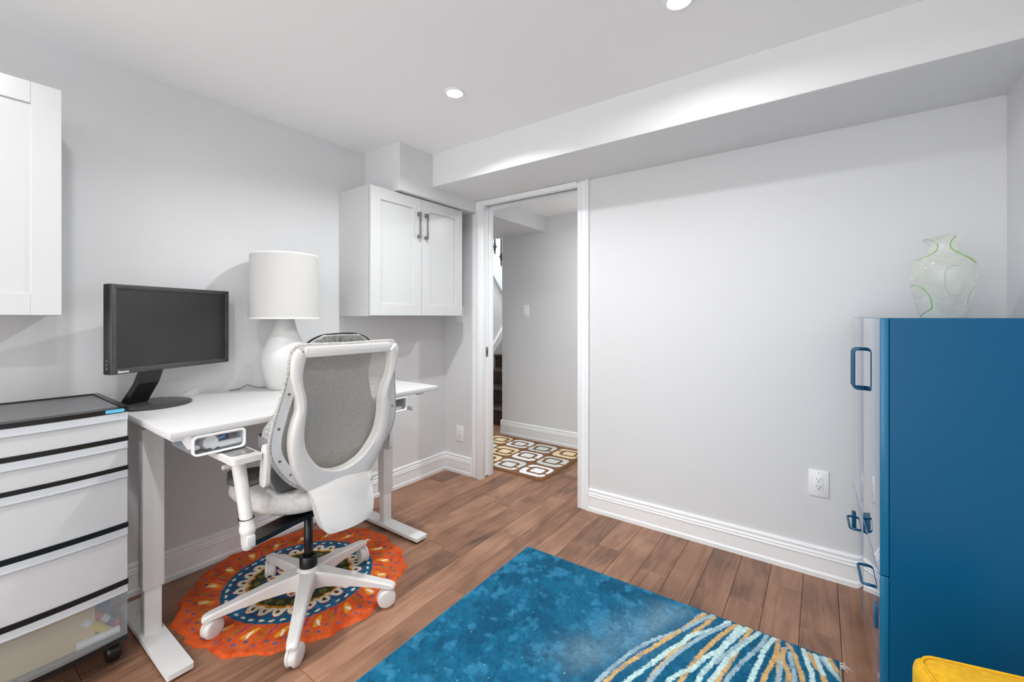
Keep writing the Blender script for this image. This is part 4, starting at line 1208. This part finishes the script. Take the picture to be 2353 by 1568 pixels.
def blue_rug():
    x0, x1, y0, y1 = -1.186, 0.058, -0.05, 1.782
    xs_ = np.arange(x0, x1, 0.0030)
    ys_ = np.concatenate([np.arange(y0, 0.72, 0.02), np.arange(0.72, y1, 0.0030)])
    X, Y = np.meshgrid(xs_, ys_)
    # back edge sits slightly askew
    Yw = Y + (X - x0) / (x1 - x0) * 0.010 * smoothstep(0.7, 1.78, Y)
    n1 = fbm(X * 7, Y * 7, 2, 4); n2 = fbm(X * 26, Y * 26, 5, 4); n3 = fbm(X * 110, Y * 110, 8, 3); n4 = np.random.rand(*X.shape)
    streak = fbm(X * 60 + Y * 25, Y * 22, 15, 3)
    C = np.zeros(X.shape + (3,)) + L3((20, 98, 132))
    C = mix(C, L3((10, 76, 108)), smoothstep(0.48, 0.68, n1) * 0.75)
    C = mix(C, L3((56, 134, 172)), smoothstep(0.52, 0.72, n2) * 0.62)
    C = mix(C, L3((8, 66, 100)), smoothstep(0.55, 0.75, streak) * 0.45)
    # misty patch in front of the stripes
    band = np.exp(-(((X + 0.50) + (Y - 1.55) * -0.55) / 0.10) ** 2) * smoothstep(1.1, 1.5, Y) * (1 - smoothstep(1.72, 1.77, Y))
    C = mix(C, L3((132, 164, 180)), np.clip(band * (0.35 + 1.1 * (n1 - 0.3)), 0, 0.75))
    fan = smoothstep(0.0, 0.05, X + 0.42 + (1.76 - Y) * 0.42)
    C = mix(C, L3((10, 92, 128)), fan * 0.6)
    # wobbling stripe outlines
    jx = X + 0.006 * (fbm(X * 120, Y * 120, 61, 2) - 0.5) + 0.006 * (n4 - 0.5) * 0.4; jy = Y + 0.006 * (fbm(X * 120, Y * 120, 71, 2) - 0.5)
    hwid = {'g': 0.0070, 'o': 0.0076, 'w': 0.0078}
    cl = {'g': (158, 186, 198), 'o': (208, 172, 116), 'w': (196, 226, 224)}
    for key, pts in STRIPES:
        P = catmull([(a, b, 0) for a, b in pts], 5)
        ymin = min(p.y for p in P) - 0.03; xmin = min(p.x for p in P) - 0.03; xmax = max(p.x for p in P) + 0.03
        jj = np.where(ys_ > ymin)[0]; ii = np.where((xs_ > xmin) & (xs_ < xmax))[0]
        if len(jj) == 0 or len(ii) == 0: continue
        sl = np.ix_(jj, ii)
        px, py = jx[sl], jy[sl]
        D = np.full(px.shape, 9.0)
        for a, b in zip(P[:-1], P[1:]):
            dx, dy = b.x - a.x, b.y - a.y; l2 = dx * dx + dy * dy + 1e-12
            t = np.clip(((px - a.x) * dx + (py - a.y) * dy) / l2, 0, 1)
            D = np.minimum(D, np.hypot(px - a.x - t * dx, py - a.y - t * dy))
        f = 1 - smoothstep(hwid[key] * 0.82, hwid[key] * 1.12, D)
        fade = 1 - 0.35 * smoothstep(0.55, 0.75, n2[sl])
        C[sl] = mix(C[sl], L3(cl[key]), f * fade)
    # bound edge, worn white at the right end
    e = np.minimum(np.minimum(X - x0, x1 - X), (y1 - Y))
    C = mix(C, L3((64, 132, 172)), (e < 0.007).astype(float) * 0.75)
    C = mix(C, L3((226, 228, 226)), ((x1 - X) < 0.006).astype(float) * (Y > 1.2))
    # sparse lint
    lint = (np.random.rand(*X.shape) > 0.9993) & (Y > 0.72)
    C = mix(C, L3((190, 205, 212)), lint.astype(float) * 0.8)
    C = C * (0.74 + 0.52 * n3)[..., None]
    Z = 0.0120 + 0.0045 * (n3 - 0.5) + 0.004 * (n2 - 0.5) + 0.0016 * (n4 - 0.5) * (Y > 0.72)
    Z = np.where(e < 0.010, 0.0055 + 0.5 * np.clip(e, 0, 0.01), Z)
    Z[-1, :] = 0.0004; Z[0, :] = 0.0004; Z[:, 0] = 0.0004; Z[:, -1] = 0.0004
    o = grid_mesh('blue_rug', X, Yw, Z, C, M_pile)
    tag(o, 'teal blue rectangular rug with tan and pale wavy stripes on the wood floor', 'rug')
    # frayed white corner threads
    bm = NB()
    for i in range(9):
        a = random.uniform(-0.5, 2.2); ln = random.uniform(0.012, 0.034)
        p = Vector((0.050 + random.uniform(0, 0.014), 1.784 + random.uniform(-0.03, 0.006), 0.006))
        tube(bm, [p, p + Vector((math.cos(a) * ln * .6, math.sin(a) * ln * .4, 0.004)), p + Vector((math.cos(a) * ln, math.sin(a) * ln * .5, -0.004))], 0.0009, 5)
    obj('frayed_threads', bm, mat('white_thread', (232, 230, 226), 0.9), o)
blue_rug()

# ================================================================ HALL MAT
def hall_rug():
    x0, x1, y0, y1 = -2.66, -1.572, 2.545, 3.300
    xs_ = np.arange(x0, x1, 0.004); ys_ = np.arange(y0, y1, 0.004)
    X, Y = np.meshgrid(xs_, ys_)
    n3 = fbm(X * 120, Y * 120, 8, 3)
    C = np.zeros(X.shape + (3,)) + L3((128, 90, 62))
    colors = {'w': (238, 240, 240), 'c': (232, 216, 176), 'b': (206, 214, 212)}
    plan = {(0, 0): 'w', (1, 0): 'b', (2, 0): 'c', (3, 0): 'w', (0, 1): 'b', (1, 1): 'w', (2, 1): 'c', (3, 1): 'b', (0, 2): 'c', (1, 2): 'b', (2, 2): 'w', (3, 2): 'c', (4, 0): 'c', (4, 1): 'w', (4, 2): 'w'}
    cxs = [-1.703, -1.943, -2.178, -2.415, -2.65]; cys = [2.672, 2.915, 3.152]
    def sdf(px, py, hx_, hy_, r):
        qx = np.abs(px) - hx_ + r; qy = np.abs(py) - hy_ + r
        return np.hypot(np.maximum(qx, 0), np.maximum(qy, 0)) + np.minimum(np.maximum(qx, qy), 0) - r
    for (i, j), k_ in plan.items():
        px, py = X - cxs[i], Y - cys[j]
        px = px + 0.004 * (fbm(X * 70, Y * 70, 91, 2) - 0.5)
        rnd = random.Random(i * 7 + j)
        ox, oy = rnd.uniform(-0.012, 0.012), rnd.uniform(-0.010, 0.010)
        o_ = sdf(px, py, 0.107, 0.102, 0.050) < 0
        m_ = sdf(px - ox, py - oy, 0.074, 0.066, 0.034) < 0
        i_ = sdf(px - ox, py - oy, 0.050, 0.042, 0.020) < 0
        # two brown breaks leave hooked halves
        gap = ((np.abs(py - oy - 0.022) < 0.010) & (px < -0.03)) | ((np.abs(py - oy + 0.030) < 0.010) & (px > 0.03))
        f = (o_ & ~m_ & ~gap) | i_
        C[f] = L3(colors[k_])
    C = C * (0.82 + 0.36 * n3)[..., None]
    Z = 0.0155 + 0.003 * (n3 - 0.5)
    e = np.minimum(np.minimum(X - x0, x1 - X), np.minimum(Y - y0, y1 - Y))
    Z = np.where(e < 0.010, Z - 0.005 * (1 - e / 0.010), Z)
    for s in (np.s_[0, :], np.s_[-1, :], np.s_[:, 0], np.s_[:, -1]): Z[s] = 0.0004
    o = grid_mesh('hall_rug', X, Y, Z, C, M_pile)
    tag(o, 'brown rug with white and cream rounded square motifs on the hall floor', 'rug')
hall_rug()

# ================================================================ BLUE CABINET
CW, CH, CD = 0.790, 1.147, 0.400
bc = thing('blue_cabinet', 'tall glossy blue cabinet with loop pulls in the right corner under a vase', 'cabinet', (0.130, 1.515, 0), math.atan2(0.020, 0.790))
bm = NB(); t_ = 0.018
ZL = 0.085
box(bm, 0.0195, CD, 0, t_, ZL, CH, bev=0.0015, seg=1, only='z'); box(bm, 0.0195, CD, CW - t_, CW, ZL, CH)
box(bm, 0.020, CD, t_, CW - t_, CH - t_, CH); box(bm, 0.020, CD, t_, CW - t_, ZL, ZL + t_); box(bm, CD - 0.006, CD, t_, CW - t_, ZL + t_, CH - t_)
obj('body', bm, M_bluecab, bc, auto=30)
g = 0.0015
M_blueedge = mat('blue_edge_sheen', (6, 104, 146), 0.22, spec=0.5)  # lighter copy of the cabinet blue, gloss sheen put into the colour
def front_panel(name, ext):
    # glossy front face, edges coloured lighter for their sheen, with a soft radius
    o = obj(name, box(NB(), *ext, bev=0.003, seg=3), [M_blueedge, M_bluegl], bc, auto=30)
    for p in o.data.polygons:
        p.material_index = 1 if p.normal.x < -0.9 else 0
    return o
def pull(parent, a, b, x):
    """rounded loop pull between points a and b (y,z) standing off the front face x"""
    st = 0.028; r = 0.0042
    va = Vector((0, a[0], a[1])); vb = Vector((0, b[0], b[1])); d = (vb - va).normalized()
    pts = [Vector((x + 0.001, 0, 0)) + va, Vector((x - st + 0.010, 0, 0)) + va, Vector((x - st + 0.003, 0, 0)) + va + d * 0.003, Vector((x - st, 0, 0)) + va + d * 0.010,
           Vector((x - st, 0, 0)) + vb - d * 0.010, Vector((x - st + 0.003, 0, 0)) + vb - d * 0.003, Vector((x - st + 0.010, 0, 0)) + vb, Vector((x + 0.001, 0, 0)) + vb]
    return obj('handle', tube(NB(), pts, r, 10), M_bluepull, parent, smooth=True)
for k in (0, 1):
    y0_, y1_ = (0.0, CW / 2 - g) if k == 0 else (CW / 2 + g, CW)
    d = front_panel('door', (0.0, 0.019, y0_, y1_, 0.4555, CH))
    yh = CW / 2 + (-0.030 if k == 0 else 0.030)
    pull(d, (yh, 0.905), (yh, 1.040), 0.0)
    d = front_panel('drawer', (0.0, 0.019, y0_, y1_, ZL, 0.4535))
    yc = (y0_ + y1_) / 2 - 0.02
    pull(d, (yc - 0.062, 0.365), (yc + 0.062, 0.365), 0.0)
    yl = 0.040 if k == 0 else CW - 0.065
    obj('latch', box(NB(), -0.007, 0.001, yl, yl + 0.018, 0.285, 0.352, bev=0.002), M_bluepull, d, auto=30)
for (xx, yy) in ((0.012, 0.0), (0.012, CW - 0.03), (CD - 0.04, 0.0), (CD - 0.04, CW - 0.03)):
    obj('leg', loft(NB(), [[(xx + 0.006, yy + 0.004, 0), (xx + 0.024, yy + 0.004, 0), (xx + 0.024, yy + 0.026, 0), (xx + 0.006, yy + 0.026, 0)], [(xx, yy, ZL), (xx + 0.03, yy, ZL), (xx + 0.03, yy + 0.03, ZL), (xx, yy + 0.03, ZL)]]), M_bluepull, bc)

# ================================================================ VASE
VX, VY = 0.332, 2.000
def vase_mat():
    m = bpy.data.materials.new('milky_glass'); m.use_nodes = True
    nt = m.node_tree; L = nt.links.new; b = nt.nodes['Principled BSDF']; out = nt.nodes['Material Output']
    tc = nt.nodes.new('ShaderNodeTexCoord')
    n = nt.nodes.new('ShaderNodeTexNoise'); n.inputs['Scale'].default_value = 9; n.inputs['Detail'].default_value = 4; n.inputs['Distortion'].default_value = 1.0
    L(tc.outputs['Object'], n.inputs['Vector'])
    r = nt.nodes.new('ShaderNodeValToRGB'); e = r.color_ramp.elements
    e[0].position = 0.35; e[0].color = lin4((240, 243, 234)); e[1].position = 0.68; e[1].color = lin4((252, 253, 251))
    L(n.outputs['Fac'], r.inputs['Fac']); L(r.outputs[0], b.inputs['Base Color'])
    b.inputs['Roughness'].default_value = 0.08
    b.inputs['Specular IOR Level'].default_value = 0.6
    tl = nt.nodes.new('ShaderNodeBsdfTranslucent'); L(r.outputs[0], tl.inputs[0])
    m1 = nt.nodes.new('ShaderNodeMixShader'); m1.inputs[0].default_value = 0.60; L(b.outputs[0], m1.inputs[1]); L(tl.outputs[0], m1.inputs[2])
    tr = nt.nodes.new('ShaderNodeBsdfTransparent'); tr.inputs[0].default_value = lin4((250, 252, 249))
    m2 = nt.nodes.new('ShaderNodeMixShader'); L(m1.outputs[0], m2.inputs[1]); L(tr.outputs[0], m2.inputs[2])
    r2 = nt.nodes.new('ShaderNodeMapRange'); r2.inputs['From Min'].default_value = 0.35; r2.inputs['From Max'].default_value = 0.7; r2.inputs['To Min'].default_value = 0.54; r2.inputs['To Max'].default_value = 0.24
    L(n.outputs['Fac'], r2.inputs['Value']); L(r2.outputs[0], m2.inputs[0]); L(m2.outputs[0], out.inputs['Surface'])
    return m
vase = thing('glass_vase', 'milky green glass vase with flared tilted rim on top of the blue cabinet', 'vase', (VX, VY, CH))
VP = [(0.0, 0.006), (0.052, 0.003), (0.057, 0.0), (0.060, 0.012), (0.068, 0.045), (0.0765, 0.085), (0.0825, 0.120), (0.0840, 0.145), (0.0810, 0.168), (0.0720, 0.190), (0.0580, 0.207), (0.0455, 0.220), (0.0395, 0.235), (0.0400, 0.248), (0.0460, 0.262), (0.0550, 0.274)]
VP = [(p.x, p.y) for p in catmull([(a, b, 0) for a, b in VP], 4)]
fdir = Vector((0.8115, 0.5844, 0))
rings = []
for r_, z_ in VP:
    if r_ < 1e-5: r_ = 0.001
    row = []
    for i in range(64):
        t = 2 * math.pi * i / 64; c, s = math.cos(t), math.sin(t)
        k_ = max(0, (z_ - 0.215) / 0.06)
        dz = 0.010 * k_ * (c * fdir.x + s * fdir.y) + 0.004 * k_ * math.sin(3 * t)
        rr = r_ * (1 + 0.05 * k_ * math.sin(3 * t + 0.8))
        row.append((rr * c, rr * s, z_ + dz))
    rings.append(row)
vb = obj('body', loft(NB(), rings, cap=False), vase_mat(), vase, smooth=True)
def vr(z):
    for (a, b), (c, d) in zip(VP[:-1], VP[1:]):
        if b <= z <= d and d > b: return a + (c - a) * (z - b) / (d - b)
    return VP[-1][0]
cdir = math.atan2(-VY, -VX)       # towards the viewer
def vpt(px, z, off=0.0008):
    # px: lateral position seen from the front, as a fraction of the vase radius there (-1..1)
    r_ = vr(z) + off
    a = cdir + math.asin(max(-1, min(1, px)))
    return Vector((r_ * math.cos(a), r_ * math.sin(a), z))
M_green = mat('green_glass_thread', (110, 176, 60), 0.15)
M_greeng = mat('grey_green_glass_thread', (164, 182, 160), 0.15)
for nm, pts, rr, mm in (
    ('green_thread', [(-0.98, 0.262), (-0.75, 0.263), (-0.42, 0.25), (-0.30, 0.232), (-0.42, 0.215), (-0.68, 0.203), (-0.95, 0.195)], 0.0011, M_green),
    ('green_thread', [(0.62, 0.266), (0.50, 0.255), (0.42, 0.238), (0.50, 0.222), (0.66, 0.205), (0.82, 0.190), (0.93, 0.176)], 0.0013, M_green),
    ('green_thread', [(-0.97, 0.108), (-0.80, 0.110), (-0.60, 0.098), (-0.43, 0.075), (-0.38, 0.050), (-0.42, 0.030), (-0.70, 0.018), (-0.92, 0.004)], 0.0011, M_green),
    ('grey_thread', [(0.55, 0.073), (0.35, 0.071), (0.15, 0.080), (0.06, 0.100), (0.05, 0.120), (0.06, 0.150), (0.18, 0.165), (0.40, 0.168)], 0.0008, M_greeng),
    ('grey_thread', [(0.95, 0.104), (0.85, 0.094), (0.78, 0.07), (0.80, 0.045)], 0.0009, M_greeng)):
    obj(nm, tube(NB(), catmull([vpt(a, z) for a, z in pts], 6), rr, 7), mm, vase, smooth=True)

# ================================================================ YELLOW STOOL
ys_rot = math.radians(14)
pf = thing('yellow_ottoman', 'mustard yellow felt ottoman with piped edge in front of the blue cabinet', 'ottoman', (0.318, 1.043, 0), ys_rot)
hw_, hv_ = 0.135, 0.185
def pf_ring(d, z, r=0.035):
    return [(a, b, z + 0.02) for a, b in rrect(-hw_ + d, hw_ - d, -hv_ + d, hv_ - d, min(r, hw_ - d - 0.001), 6)]
obj('seat_cushion', loft(NB(), [pf_ring(0.006, 0.065), pf_ring(0.0, 0.08), pf_ring(0.0, 0.425), pf_ring(0.002, 0.438), pf_ring(0.008, 0.445), pf_ring(0.020, 0.449), pf_ring(0.06, 0.453), pf_ring(0.11, 0.455, 0.02)]), M_yellow, pf, smooth=True)
obj('piping', tube(NB(), [(x, y, 0.4675) for x, y in rrect(-hw_ + 0.012, hw_ - 0.012, -hv_ + 0.012, hv_ - 0.012, 0.030, 6)], 0.0032, 7, closed=True), M_yellow, pf, smooth=True)
for (sx, sy) in ((1, 1), (1, -1), (-1, 1), (-1, -1)):
    obj('leg', cyl(NB(), (sx * 0.095, sy * 0.14, 0.0), (sx * 0.095, sy * 0.14, 0.09), 0.012, 0.017, n=14), M_step, pf, smooth=True)
